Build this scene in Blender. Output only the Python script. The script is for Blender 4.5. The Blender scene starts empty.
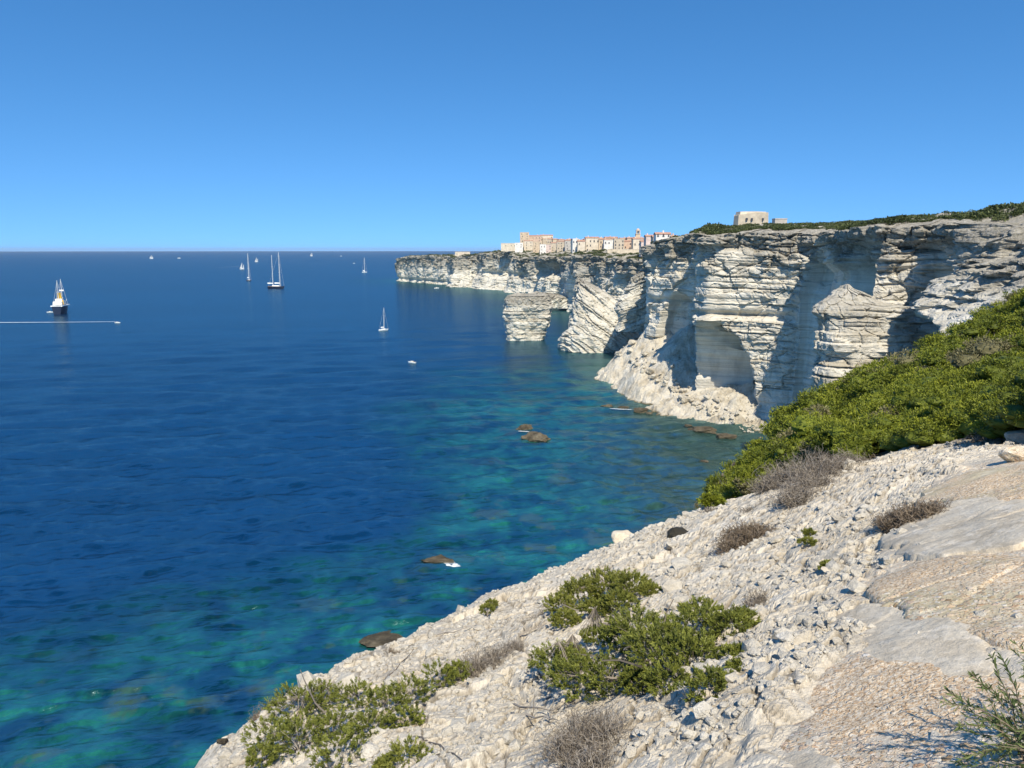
import bpy, bmesh, math, random
import numpy as np
from mathutils import Vector, Matrix
R = math.radians
random.seed(7)
rng = np.random.default_rng(11)
SC = bpy.context.scene
COL = SC.collection

# ------------------------------------------------------------------ camera, sky, sun, exposure
F = 759.0; TH = R(10.05); CZ = 65.0
cam = bpy.data.cameras.new('camera'); camo = bpy.data.objects.new('camera', cam); COL.objects.link(camo)
cam.sensor_width = 36; cam.lens = 36 * F / 1024; cam.clip_start = .05; cam.clip_end = 80000
camo.location = (0, 0, CZ); camo.rotation_euler = (math.pi / 2 - TH, 0, 0)
SC.camera = camo

SUN_AZ = R(173); SUN_EL = R(50)
w = bpy.data.worlds.new('World'); SC.world = w; w.use_nodes = True
nt = w.node_tree; nt.nodes.clear()
sky = nt.nodes.new('ShaderNodeTexSky'); sky.sky_type = 'NISHITA'; sky.sun_disc = False
sky.sun_elevation = SUN_EL; sky.sun_rotation = SUN_AZ
sky.altitude = 60; sky.air_density = 1.0; sky.dust_density = 0.0; sky.ozone_density = 4.0
hs = nt.nodes.new('ShaderNodeHueSaturation'); hs.inputs['Saturation'].default_value = 1.25
hs.inputs['Hue'].default_value = .498
bg = nt.nodes.new('ShaderNodeBackground'); bg.inputs[1].default_value = 0.15
wo = nt.nodes.new('ShaderNodeOutputWorld')
tc = nt.nodes.new('ShaderNodeTexCoord'); mp = nt.nodes.new('ShaderNodeMapping')      # clear sea air: no yellow band at the horizon
mp.inputs['Location'].default_value = (0, 0, .205); mp.inputs['Scale'].default_value = (1, 1, 1.15)
nt.links.new(tc.outputs['Generated'], mp.inputs[0]); nt.links.new(mp.outputs[0], sky.inputs[0])
nt.links.new(sky.outputs[0], hs.inputs['Color']); nt.links.new(hs.outputs[0], bg.inputs[0]); nt.links.new(bg.outputs[0], wo.inputs[0])
sd = Vector((math.sin(SUN_AZ) * math.cos(SUN_EL), math.cos(SUN_AZ) * math.cos(SUN_EL), math.sin(SUN_EL)))
sl = bpy.data.lights.new('sun', 'SUN'); sl.energy = 4.8; sl.angle = R(.53); sl.color = (1, .91, .75)
so = bpy.data.objects.new('sun', sl); COL.objects.link(so); so.rotation_euler = sd.to_track_quat('Z', 'Y').to_euler()
so.location = (0, 0, 300)
SC.view_settings.view_transform = 'Standard'; SC.view_settings.look = 'None'
SC.view_settings.exposure = 0.45; SC.view_settings.gamma = 1
SC.render.resolution_x = 1024; SC.render.resolution_y = 768

# ------------------------------------------------------------------ helpers
def ray(px, py):
    u = (px - 512) / F; v = (py - 384) / F
    fy = math.cos(TH) - v * math.sin(TH); dz = -(math.sin(TH) + v * math.cos(TH))
    return u / fy, dz / fy            # X and Z per metre of Y
def at(px, py, Y):
    a, b = ray(px, py); return Vector((a * Y, Y, CZ + b * Y))
def at_sea(px, py, z=0.):
    a, b = ray(px, py); Y = (z - CZ) / b; return Vector((a * Y, Y, z))

def _h(ix, iy, iz, seed):
    n = (ix * 374761393 + iy * 668265263 + iz * 2147483647 + seed * 1274126177) & 0xffffffff
    n = ((n ^ (n >> 13)) * 1274126177) & 0xffffffff
    n = ((n ^ (n >> 16)) * 2246822519) & 0xffffffff
    return ((n ^ (n >> 15)) & 0xffffff) / float(0xffffff)
def vnoise(x, y, z=0., seed=0):
    x, y, z = np.broadcast_arrays(np.asarray(x, float), np.asarray(y, float), np.asarray(z, float))
    xi = np.floor(x).astype(np.int64); yi = np.floor(y).astype(np.int64); zi = np.floor(z).astype(np.int64)
    fx = x - xi; fy = y - yi; fz = z - zi
    fx = fx * fx * (3 - 2 * fx); fy = fy * fy * (3 - 2 * fy); fz = fz * fz * (3 - 2 * fz)
    r = 0
    for a in (0, 1):
        for b in (0, 1):
            for c in (0, 1):
                r = r + _h(xi + a, yi + b, zi + c, seed) * (fx if a else 1 - fx) * (fy if b else 1 - fy) * (fz if c else 1 - fz)
    return r * 2 - 1
def fbm(x, y, z=0., o=4, seed=0):
    r = 0; a = 1.; t = 0
    for i in range(o):
        r = r + a * vnoise(x * 2 ** i, y * 2 ** i, np.asarray(z) * 2 ** i, seed + i * 17); t += a; a *= .5
    return r / t * 1.5
def worley(x, y, seed=0):
    x = np.asarray(x, float); y = np.asarray(y, float)
    xi = np.floor(x).astype(np.int64); yi = np.floor(y).astype(np.int64)
    f1 = np.full(x.shape, 9.); f2 = np.full(x.shape, 9.); idv = np.zeros(x.shape); dx1 = np.zeros(x.shape); dy1 = np.zeros(x.shape)
    for a in (-1, 0, 1):
        for b in (-1, 0, 1):
            cx = xi + a + _h(xi + a, yi + b, 0 * xi, seed); cy = yi + b + _h(xi + a, yi + b, 0 * xi + 1, seed)
            d = np.hypot(cx - x, cy - y); c = d < f1
            f2 = np.where(c, f1, np.minimum(f2, d))
            idv = np.where(c, _h(xi + a, yi + b, 0 * xi + 2, seed), idv)
            dx1 = np.where(c, x - cx, dx1); dy1 = np.where(c, y - cy, dy1)
            f1 = np.where(c, d, f1)
    return f1, f2, idv, dx1, dy1
def sstep(a, b, x):
    t = np.clip((x - a) / (b - a), 0, 1); return t * t * (3 - 2 * t)

def link(name, me, mat=None, parent=None):
    o = bpy.data.objects.new(name, me); COL.objects.link(o)
    if mat is not None: me.materials.append(mat)
    if parent is not None: o.parent = parent
    return o
def np_mesh(name, V, Fc, smooth=False, attrs=None, vattrs=None):
    V = np.asarray(V, np.float32); Fc = np.asarray(Fc, np.int32)
    me = bpy.data.meshes.new(name)
    k = Fc.shape[1]
    me.vertices.add(len(V)); me.vertices.foreach_set('co', V.ravel())
    me.loops.add(Fc.size); me.loops.foreach_set('vertex_index', Fc.ravel())
    me.polygons.add(len(Fc)); me.polygons.foreach_set('loop_start', np.arange(0, Fc.size, k, dtype=np.int32))
    me.polygons.foreach_set('loop_total', np.full(len(Fc), k, np.int32))
    me.polygons.foreach_set('use_smooth', np.full(len(Fc), smooth, bool))
    for n, a in (attrs or {}).items():
        at_ = me.attributes.new(n, 'FLOAT', 'POINT'); at_.data.foreach_set('value', np.asarray(a, np.float32).ravel())
    for n, a in (vattrs or {}).items():
        at_ = me.attributes.new(n, 'FLOAT_VECTOR', 'POINT'); at_.data.foreach_set('vector', np.asarray(a, np.float32).ravel())
    me.update(calc_edges=True); me.validate()
    return me
def grid_faces(nr, nc, wrap=False):
    i = np.arange(nr - 1)[:, None]; j = np.arange(nc if wrap else nc - 1)[None, :]
    j2 = (j + 1) % nc
    a = i * nc + j; b = i * nc + j2; c = (i + 1) * nc + j2; d = (i + 1) * nc + j
    return np.stack([a, b, c, d], -1).reshape(-1, 4)
def tag(o, label=None, cat=None, group=None, kind=None):
    if label: o['label'] = label
    if cat: o['category'] = cat
    if group: o['group'] = group
    if kind: o['kind'] = kind
    return o
def empty(name, loc, label, cat, group=None, rz=0.):
    o = bpy.data.objects.new(name, None); COL.objects.link(o); o.location = loc; o.rotation_euler = (0, 0, rz)
    o.empty_display_size = .3
    return tag(o, label, cat, group)

# ------------------------------------------------------------------ materials
class NB:
    def __init__(s, name):
        s.m = bpy.data.materials.new(name); s.m.use_nodes = True; s.t = s.m.node_tree; s.t.nodes.clear()
    def n(s, ty, **kw):
        x = s.t.nodes.new(ty)
        for k, v in kw.items(): setattr(x, k, v)
        return x
    def lk(s, a, b): s.t.links.new(a, b)
    def val(s, node, inp, v):
        if hasattr(v, 'is_linked') or isinstance(v, bpy.types.NodeSocket): s.lk(v, node.inputs[inp])
        else: node.inputs[inp].default_value = v
    def noise(s, vec, scale, detail=4, rough=.55, lac=2., dist=0.):
        x = s.n('ShaderNodeTexNoise'); s.lk(vec, x.inputs['Vector']); x.inputs['Scale'].default_value = scale
        x.inputs['Detail'].default_value = detail; x.inputs['Roughness'].default_value = rough
        x.inputs['Distortion'].default_value = dist
        return x.outputs['Fac']
    def voro(s, vec, scale, feat='F1', out='Distance', rnd=1.):
        x = s.n('ShaderNodeTexVoronoi', feature=feat); s.lk(vec, x.inputs['Vector']); x.inputs['Scale'].default_value = scale
        x.inputs['Randomness'].default_value = rnd
        return x.outputs[out]
    def math(s, op, a, b=0., c=0., clamp=False):
        x = s.n('ShaderNodeMath', operation=op); x.use_clamp = clamp
        s.val(x, 0, a); s.val(x, 1, b); s.val(x, 2, c); return x.outputs[0]
    def ramp(s, fac, stops, interp='LINEAR'):
        x = s.n('ShaderNodeValToRGB'); x.color_ramp.interpolation = interp
        e = x.color_ramp.elements
        while len(e) < len(stops): e.new(.5)
        for i, (p, c) in enumerate(stops):
            e[i].position = p
            if not isinstance(c, (tuple, list)): c = (c, c, c)
            e[i].color = (*c[:3], 1)
        s.lk(fac, x.inputs[0]); return x.outputs[0]
    def mix(s, fac, a, b, blend='MIX'):
        x = s.n('ShaderNodeMix', data_type='RGBA', blend_type=blend)
        s.val(x, 0, fac)
        for i, v in ((6, a), (7, b)):
            if isinstance(v, bpy.types.NodeSocket): s.lk(v, x.inputs[i])
            else: x.inputs[i].default_value = (*v[:3], 1)
        return x.outputs[2]
    def attr(s, name, out='Fac'):
        x = s.n('ShaderNodeAttribute'); x.attribute_name = name; return x.outputs[out]
    def mapping(s, vec, scale=(1, 1, 1), rot=(0, 0, 0), loc=(0, 0, 0)):
        x = s.n('ShaderNodeMapping'); s.lk(vec, x.inputs[0]); x.inputs['Scale'].default_value = scale
        x.inputs['Rotation'].default_value = rot; x.inputs['Location'].default_value = loc; return x.outputs[0]
    def obj(s): return s.n('ShaderNodeTexCoord').outputs['Object']
    def pos(s): return s.n('ShaderNodeNewGeometry').outputs['Position']
    def bump(s, h, dist, strength=1., normal=None):
        x = s.n('ShaderNodeBump'); s.lk(h, x.inputs['Height']); x.inputs['Distance'].default_value = dist
        x.inputs['Strength'].default_value = strength
        if normal is not None: s.lk(normal, x.inputs['Normal'])
        return x.outputs[0]
    def out(s, col, rough=.9, normal=None, spec=.3, metal=0., transl=None):
        p = s.n('ShaderNodeBsdfPrincipled')
        if isinstance(col, bpy.types.NodeSocket): s.lk(col, p.inputs['Base Color'])
        else: p.inputs['Base Color'].default_value = (*col[:3], 1)
        s.val(p, 'Roughness', rough); p.inputs['Specular IOR Level'].default_value = spec; p.inputs['Metallic'].default_value = metal
        if normal is not None: s.lk(normal, p.inputs['Normal'])
        o = s.n('ShaderNodeOutputMaterial'); sh = p.outputs[0]
        if transl:
            tr = s.n('ShaderNodeBsdfTranslucent')
            if isinstance(col, bpy.types.NodeSocket): s.lk(col, tr.inputs[0])
            else: tr.inputs[0].default_value = (*col[:3], 1)
            mx = s.n('ShaderNodeMixShader'); mx.inputs[0].default_value = transl
            s.lk(sh, mx.inputs[1]); s.lk(tr.outputs[0], mx.inputs[2]); sh = mx.outputs[0]
        s.lk(sh, o.inputs[0]); return s.m

def mat_cliff():
    b = NB('limestone_cliff'); uv = b.attr('suv', 'Vector'); pos = b.pos()
    rough = b.attr('rough'); top = b.attr('top')
    bands = b.noise(b.mapping(uv, (.02, .55, 0)), 1., 5, .65)
    fine = b.noise(b.mapping(uv, (.06, 3.2, 0)), 1., 3, .6)
    blot = b.noise(pos, .11, 5, .6); grit = b.noise(pos, 1.3, 5, .7)
    pale = b.ramp(bands, [(.3, (.43, .385, .30)), (.45, (.60, .56, .47)), (.6, (.68, .65, .57)), (.75, (.50, .46, .37))])
    grey = b.ramp(grit, [(.3, (.16, .145, .115)), (.5, (.34, .315, .26)), (.7, (.50, .47, .41))])
    m1 = b.math('ADD', b.math('MULTIPLY', top, 1.15), b.math('MULTIPLY', b.math('SUBTRACT', blot, .5), 2.0), clamp=True)
    c = b.mix(m1, pale, grey)
    line = b.ramp(fine, [(.30, .45), (.42, 1.)])
    c = b.mix(.75, c, line, 'MULTIPLY')
    streak = b.ramp(b.noise(b.mapping(pos, (.25, .25, .03)), 1., 4, .6), [(.38, .72), (.55, 1.)])
    c = b.mix(.6, c, streak, 'MULTIPLY')
    sp = b.n('ShaderNodeSeparateXYZ'); b.lk(pos, sp.inputs[0]); c = b.mix(b.ramp(b.math('ADD', sp.outputs[2], b.math('MULTIPLY', b.noise(pos, .2, 4), 1.6)), [(.6, 1.), (1.0, 0)]), c, (.11, .095, .06))
    lich = b.ramp(b.noise(pos, .55, 6, .72), [(.55, 0), (.66, 1)])
    c = b.mix(b.math('MULTIPLY', lich, b.math('MULTIPLY', rough, .55)), c, (.17, .165, .11))
    h = b.math('ADD', b.math('MULTIPLY', b.noise(b.mapping(uv, (.35, 2.2, 0)), 1., 4, .65), .8), b.math('MULTIPLY', grit, .7))
    n = b.bump(b.math('MULTIPLY', h, b.math('ADD', b.math('MULTIPLY', rough, .8), .12)), .9)
    return b.out(c, .95, n, .12)
def mat_rock(name, lo, mid, hi, scale=1., bump=.03, pebbles=0., lichen=None, tintattr=False):
    b = NB(name); o = b.pos()
    a = b.noise(o, 3.1 * scale, 6, .62); g = b.noise(o, 22 * scale, 5, .7); fine = b.noise(o, 90 * scale, 3, .7)
    c = b.ramp(a, [(.3, lo), (.5, mid), (.72, hi)])
    c = b.mix(.5, c, b.ramp(g, [(.25, .5), (.5, .95), (.7, 1.15)]), 'MULTIPLY')
    c = b.mix(.35, c, b.ramp(fine, [(.3, .6), (.6, 1.1)]), 'MULTIPLY')
    if lichen:
        l = b.ramp(b.noise(o, 5.5 * scale, 7, .75), [(.52, 0), (.62, 1)])
        c = b.mix(b.math('MULTIPLY', l, .7), c, lichen)
    if name == 'shore_limestone':
        sp = b.n('ShaderNodeSeparateXYZ'); b.lk(o, sp.inputs[0]); c = b.mix(b.ramp(b.math('ADD', sp.outputs[2], b.math('MULTIPLY', b.noise(o, .3, 4), 1.4)), [(.35, 1.), (1.0, 0)]), c, (.13, .105, .06))
    h = b.math('ADD', b.math('MULTIPLY', g, 1.), b.math('MULTIPLY', fine, .35))
    if pebbles:
        wv = b.n('ShaderNodeVectorMath', operation='ADD'); b.lk(o, wv.inputs[0])
        nz = b.n('ShaderNodeTexNoise'); b.lk(o, nz.inputs['Vector']); nz.inputs['Scale'].default_value = 40; sc = b.n('ShaderNodeVectorMath', operation='SCALE'); b.lk(nz.outputs['Color'], sc.inputs[0]); sc.inputs['Scale'].default_value = .035
        b.lk(sc.outputs[0], wv.inputs[1]); w_ = wv.outputs[0]
        for scl, lo_, hi_ in ((58, .34, .42), (26, .42, .50)):
            vd = b.voro(w_, scl); vc = b.voro(w_, scl, out='Color'); sep = b.n('ShaderNodeSeparateColor'); b.lk(vc, sep.inputs[0])
            pc = b.ramp(sep.outputs[0], [(0, (.26, .17, .09)), (.25, (.60, .44, .28)), (.5, (.74, .69, .58)), (.75, (.46, .27, .15)), (1, (.80, .77, .70))])
            pm = b.math('MULTIPLY', b.math('MULTIPLY', b.ramp(vd, [(.42, 1), (.56, 0)]), b.ramp(sep.outputs[1], [(.30, 0), (.36, 1)])), b.ramp(b.noise(o, 1.9 * scale, 5, .6), [(lo_, 0), (hi_, 1)]))
            c = b.mix(b.math('MULTIPLY', pm, pebbles), c, pc); h = b.math('ADD', h, b.math('MULTIPLY', pm, .5))
        c = b.mix(b.math('MULTIPLY', b.ramp(b.noise(o, 1.4, 5, .65), [(.42, 0), (.56, 1)]), .9), c, b.ramp(b.noise(o, 60, 4, .8), [(.38, (.38, .22, .11)), (.5, (.62, .47, .30)), (.62, (.76, .68, .55))]))
    n = b.bump(h, bump)
    return b.out(c, .93, n, .15)

def mat_ground():
    b = NB('limestone_ground'); o = b.pos(); ochre = b.attr('ochre'); soil = b.attr('soil'); ver = b.attr('sid')
    a = b.noise(o, 1.3, 6, .62); g = b.noise(o, 16, 6, .72); fine = b.noise(o, 75, 4, .7)
    c = b.ramp(a, [(.3, (.50, .44, .345)), (.5, (.60, .545, .45)), (.7, (.68, .635, .55))])
    c = b.mix(.45, c, b.ramp(ver, [(0, (.74, .70, .62)), (.4, (.95, .93, .90)), (.8, (1.08, 1.06, 1.02)), (1, (.84, .80, .74))]), 'MULTIPLY')
    c = b.mix(.65, c, b.ramp(g, [(.25, .42), (.45, .9), (.7, 1.15)]), 'MULTIPLY')
    c = b.mix(.4, c, b.ramp(fine, [(.3, .5), (.6, 1.12)]), 'MULTIPLY')
    c = b.mix(b.math('MULTIPLY', b.ramp(b.noise(o, 4.2, 6, .7), [(.56, 0), (.66, 1)]), .5), c, (.33, .27, .19))
    vd = b.voro(o, 48); vc = b.voro(o, 48, out='Color'); sep = b.n('ShaderNodeSeparateColor'); b.lk(vc, sep.inputs[0])
    spk = b.ramp(sep.outputs[0], [(0, (.40, .25, .14)), (.3, (.62, .50, .36)), (.6, (.72, .65, .53)), (1, (.52, .36, .23))])
    c = b.mix(ochre, c, b.mix(b.ramp(vd, [(.35, .85), (.6, .0)]), b.ramp(b.noise(o, 8, 5, .75), [(.3, (.48, .38, .26)), (.5, (.60, .52, .40)), (.7, (.68, .62, .52))]), spk))
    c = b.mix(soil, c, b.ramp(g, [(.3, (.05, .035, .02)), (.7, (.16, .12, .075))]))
    h = b.math('ADD', g, b.math('MULTIPLY', fine, .35))
    return b.out(c, .95, b.bump(h, .022), .12)

def mat_sea():
    b = NB('sea_water'); p = b.pos(); sh = b.attr('shallow')
    lp = b.mapping(p, (1, 1, 0), (0, 0, R(-20)))
    big = b.noise(b.mapping(lp, (.011, .03, 0)), 1., 4, .6); wind = b.noise(b.mapping(lp, (.0016, .006, 0)), 1., 4, .55)
    patch = b.noise(lp, .075, 6, .62, dist=.5); patch2 = b.noise(lp, .22, 6, .68, dist=.4)
    deep = b.ramp(wind, [(.3, (.0006, .015, .052)), (.7, (.0012, .026, .080))])
    dark = b.mix(b.ramp(b.noise(lp, .02, 3), [(.4, 0), (.6, 1)]), (.0006, .014, .030), (.001, .027, .046))
    teal = b.ramp(patch2, [(.35, (.002, .038, .044)), (.62, (.007, .088, .078))])
    green = b.ramp(patch2, [(.35, (.014, .036, .032)), (.65, (.034, .075, .060))])
    s = b.math('ADD', sh, b.math('MULTIPLY', b.math('SUBTRACT', patch, .5), .30))
    c = b.mix(b.ramp(s, [(.0, 0), (.24, 1)]), deep, dark)
    tm = b.math('MULTIPLY', b.ramp(patch, [(.40, 0), (.57, 1)]), b.ramp(sh, [(.10, 0), (.36, 1)]))
    c = b.mix(tm, c, b.ramp(patch2, [(.35, (.004, .055, .055)), (.6, (.011, .115, .094))]))
    c = b.mix(b.ramp(s, [(.52, 0), (.85, .75)]), c, teal)
    c = b.mix(b.ramp(b.attr('green'), [(.05, 0), (.55, .95)]), c, green)
    rockp = b.math('MULTIPLY', b.ramp(b.noise(lp, .085, 4, .6, dist=.3), [(.56, 0), (.62, 1)]), b.ramp(sh, [(.2, 0), (.4, 1)]))
    c = b.mix(b.math('MULTIPLY', rockp, .6), c, (.045, .075, .052))
    lift = b.ramp(patch2, [(.3, .82), (.7, 1.15)]); c = b.mix(.5, c, lift, 'MULTIPLY'); c = b.mix(.55, c, b.ramp(b.noise(b.mapping(lp, (.010, .040, 0)), 1., 10, .82, dist=.2), [(.36, .5), (.62, 1.4)]), 'MULTIPLY')  # stretched noise paints light and dark of distant ripples into the water colour
    w1 = b.noise(b.mapping(lp, (.22, .55, 0)), 1., 6, .62, dist=.3)
    w2 = b.noise(b.mapping(lp, (.05, .19, 0)), 1., 4, .62, dist=.3)
    w3 = b.noise(b.mapping(lp, (1.3, 2.4, 0)), 1., 3, .6)
    h = b.math('ADD', b.math('ADD', b.math('MULTIPLY', w1, 1.9), b.math('MULTIPLY', w2, 3.4)), b.math('MULTIPLY', w3, .22))
    n = b.bump(h, .22, .7)
    d = b.n('ShaderNodeBsdfDiffuse'); b.lk(c, d.inputs[0]); b.lk(n, d.inputs['Normal'])
    g = b.n('ShaderNodeBsdfGlossy'); g.inputs['Roughness'].default_value = .17; b.lk(n, g.inputs['Normal'])
    g.inputs[0].default_value = (.50, .74, .80, 1)
    fr = b.n('ShaderNodeFresnel'); fr.inputs[0].default_value = 1.33; b.lk(n, fr.inputs['Normal'])
    gust = b.noise(b.mapping(lp, (.010, .040, 0)), 1., 10, .82, dist=.2)
    gm = b.ramp(gust, [(.36, .45), (.62, 1.7)])
    gsep = b.n('ShaderNodeSeparateColor'); b.lk(gm, gsep.inputs[0])
    fac = b.math('MINIMUM', b.math('MULTIPLY', b.math('MULTIPLY', fr.outputs[0], .66), gsep.outputs[0]), .40)
    mx = b.n('ShaderNodeMixShader'); b.lk(fac, mx.inputs[0]); b.lk(d.outputs[0], mx.inputs[1]); b.lk(g.outputs[0], mx.inputs[2])
    o = b.n('ShaderNodeOutputMaterial'); b.lk(mx.outputs[0], o.inputs[0]); return b.m

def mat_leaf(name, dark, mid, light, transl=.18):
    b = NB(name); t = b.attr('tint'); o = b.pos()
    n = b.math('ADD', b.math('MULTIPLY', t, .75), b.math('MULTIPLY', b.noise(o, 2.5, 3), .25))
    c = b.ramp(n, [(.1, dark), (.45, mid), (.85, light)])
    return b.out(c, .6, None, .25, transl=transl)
def mat_plain(name, col, rough=.6, var=.15, scale=3., spec=.3):
    b = NB(name); o = b.obj()
    f = b.noise(o, scale, 4, .6)
    c = b.mix(1., col, b.ramp(f, [(.3, 1 - var), (.7, 1 + var)]), 'MULTIPLY')
    return b.out(c, rough, None, spec)

M = {}
M['cliff'] = mat_cliff(); M['ground'] = mat_ground(); M['sea'] = mat_sea()
M['rock'] = mat_rock('white_limestone', (.44, .395, .32), (.56, .515, .43), (.66, .625, .55))
M['greyrock'] = mat_rock('grey_limestone', (.44, .375, .28), (.56, .49, .38), (.65, .585, .47), 1.3, .009, lichen=(.66, .60, .50))
M['conglo'] = mat_rock('pebbly_limestone', (.38, .33, .26), (.48, .43, .34), (.60, .55, .46), .8, .008, pebbles=1.)
M['tanrock'] = mat_rock('tan_limestone', (.46, .37, .22), (.56, .48, .32), (.64, .58, .46), .8, .008, pebbles=.8)
M['searock'] = mat_rock('wet_sea_rock', (.05, .042, .028), (.12, .10, .068), (.22, .19, .135), .12, .5)
M['shorerock'] = mat_rock('shore_limestone', (.36, .31, .23), (.60, .55, .45), (.70, .66, .58), .045, .9)
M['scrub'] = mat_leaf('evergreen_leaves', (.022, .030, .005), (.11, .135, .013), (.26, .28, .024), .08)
M['scrubdry'] = mat_leaf('dry_scrub_leaves', (.05, .045, .02), (.13, .12, .055), (.24, .22, .11), .05)
M['scrubfar'] = mat_leaf('far_scrub_leaves', (.030, .042, .014), (.065, .085, .026), (.13, .145, .055), .05)
M['juniper'] = mat_leaf('juniper_needles', (.045, .055, .012), (.135, .155, .026), (.265, .28, .055))
M['olive'] = mat_leaf('olive_green_needles', (.06, .075, .012), (.15, .165, .028), (.27, .27, .06))
M['rosemary'] = mat_leaf('slender_leaves', (.02, .035, .012), (.07, .10, .03), (.20, .23, .08))
M['drygrey'] = mat_leaf('dry_grey_twigs', (.07, .055, .04), (.19, .16, .125), (.36, .32, .27), 0)
M['drybrown'] = mat_leaf('dry_brown_twigs', (.07, .050, .032), (.15, .115, .080), (.27, .22, .165), 0)
M['wood'] = mat_leaf('bare_branch', (.08, .065, .05), (.19, .16, .125), (.33, .29, .24), 0)
M['darkmoss'] = mat_leaf('dark_cushion', (.03, .026, .016), (.06, .05, .03), (.10, .085, .05), 0)

# ------------------------------------------------------------------ coast lines
MAIN = [(45, 58, 64), (70, 84, 65), (90, 125, 67), (97, 160, 69.3), (98, 168, 70), (107, 181, 71.2), (112.5, 205, 71.5), (100, 213, 71.3),
        (107, 272, 70.5), (104, 279, 70.5), (76, 296, 70.5), (74, 304, 71), (86, 352, 72.3), (83, 360, 71.6), (67, 380, 67), (70, 400, 66),
        (100, 520, 66), (120, 690, 60)]
FAR = [(100, 520, 70), (120, 690, 56), (80, 772, 58), (66, 790, 60), (56, 850, 57), (74, 960, 56), (66, 1010, 56), (45, 1030, 55), (36, 1060, 54), (46, 1110, 54),
       (20, 1140, 53), (-5, 1170, 57), (2, 1240, 60), (-45, 1285, 60), (-62, 1340, 56), (-105, 1350, 52), (-118, 1420, 52), (-180, 1500, 52), (-212, 1560, 51), (-232, 1585, 46),
       (-243, 1610, 34), (-238, 1660, 34), (-150, 1760, 45), (0, 1900, 50)]
E_PX = [(185, 768, 5.5), (262, 706, 6.7), (350, 650, 8), (430, 618, 9.4), (500, 590, 11), (560, 565, 13), (620, 540, 15), (700, 497, 21), (745, 464, 27), (790, 416, 32),
        (870, 376, 36), (940, 346, 40), (1024, 302, 43)]
EDGE = [(-15, -60), (-7, -20), (-3.6, 0), (-3.0, 3)] + [tuple(at(*e)[:2]) for e in E_PX] + [(45, 58)]
def pdist(X, Y, poly):
    """signed distance to a polyline, positive on its left (seaward) side"""
    X = np.asarray(X, float); Y = np.asarray(Y, float)
    best = np.full(X.shape, 1e9); sg = np.ones(X.shape)
    for (a, b) in zip(poly[:-1], poly[1:]):
        ax, ay = a[:2]; bx, by = b[:2]; dx = bx - ax; dy = by - ay
        t = np.clip(((X - ax) * dx + (Y - ay) * dy) / (dx * dx + dy * dy), 0, 1)
        qx = X - ax - t * dx; qy = Y - ay - t * dy; d = np.hypot(qx, qy)
        s = np.where(dx * qy - dy * qx >= 0, 1., -1.)
        c = d < best - 1e-9; best = np.where(c, d, best); sg = np.where(c, s, sg)
    return best * sg

# ------------------------------------------------------------------ near ground height
CP = []
for px, py, Y in E_PX:
    p = at(px, py, Y); CP.append((p.x, p.y, p.z - (.75 if px > 690 else 0)))
for px, py, Y, dz in [(1000, 768, 2.15, 0), (850, 768, 2.5, 0), (700, 768, 2.9, 0), (560, 768, 3.4, 0), (450, 768, 3.9, 0), (300, 768, 4.7, 0), (1000, 640, 3.1, 0), (850, 640, 3.6, 0), (700, 640, 4.7, 0),
                      (550, 640, 6.4, 0), (430, 690, 5.9, 0), (650, 700, 4.4, 0), (1020, 560, 4.1, 0), (900, 560, 5, 0), (800, 560, 6.3, 0), (700, 560, 8.6, 0), (620, 580, 9.2, 0),
                      (1020, 470, 6.5, 0), (900, 470, 9, 0), (800, 480, 12, 0), (720, 510, 15, 0), (1020, 440, 9, -.2), (950, 440, 11, -.2), (850, 450, 14, -.3), (770, 475, 18, -.5),
                      (1024, 400, 15, -.5), (900, 400, 20, -.6), (1024, 350, 24, -.7), (930, 360, 29, -.7), (830, 410, 26, -.7), (1024, 318, 33, -.7)]:
    p = at(px, py, Y); CP.append((p.x, p.y, p.z + dz))
CP += [(15, 10, 63.8), (30, 20, 64.5), (25, 32, 64.2), (5, 0, 63.7), (0, 0, 63.3), (-2, 1, 62.4), (10, -10, 63.8), (0, -20, 63.4), (40, 0, 66), (60, 40, 66.5), (45, 56, 65)]
CP = np.array(CP)
def _k(r2): return .5 * r2 * np.log(r2 + 1e-6)
_d2 = ((CP[:, None, :2] - CP[None, :, :2]) ** 2).sum(-1)
_n = len(CP); A = np.zeros((_n + 3, _n + 3)); A[:_n, :_n] = _k(_d2) + np.eye(_n) * .6
A[:_n, _n] = 1; A[:_n, _n + 1:] = CP[:, :2]; A[_n, :_n] = 1; A[_n + 1:, :_n] = CP[:, :2].T
RW = np.linalg.solve(A, np.concatenate([CP[:, 2], np.zeros(3)]))
def gsmooth(X, Y):
    X = np.asarray(X, float); Y = np.asarray(Y, float); z = RW[_n] + RW[_n + 1] * X + RW[_n + 2] * Y
    for i in range(_n): z = z + RW[i] * _k((X - CP[i, 0]) ** 2 + (Y - CP[i, 1]) ** 2)
    r = np.hypot(X - 8, Y - 12); b = sstep(40, 75, r)
    far = 67 + 6 * sstep(60, 160, np.hypot(X, Y)) + 3 * sstep(0, 60, X - 100)
    return np.clip(z, 56, 72) * (1 - b) + far * b
def scrubmask(X, Y):
    nz = fbm(X * .35, Y * .35, 0, 3, 5) * 1.3
    return sstep(-.4, .5, np.minimum(X - 6.3 + 2.4 * sstep(15, 20, Y) + nz * .6, Y - 8.3 + nz + np.maximum(0, 8 - X) * .3))
def slabmask(X, Y):
    return sstep(-.1, .35, X + .95 - Y * .70 + .25 * fbm(X * 1.3, Y * 1.3, 0, 3, 66)) * (1 - sstep(7.5, 9.5, Y))
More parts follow.
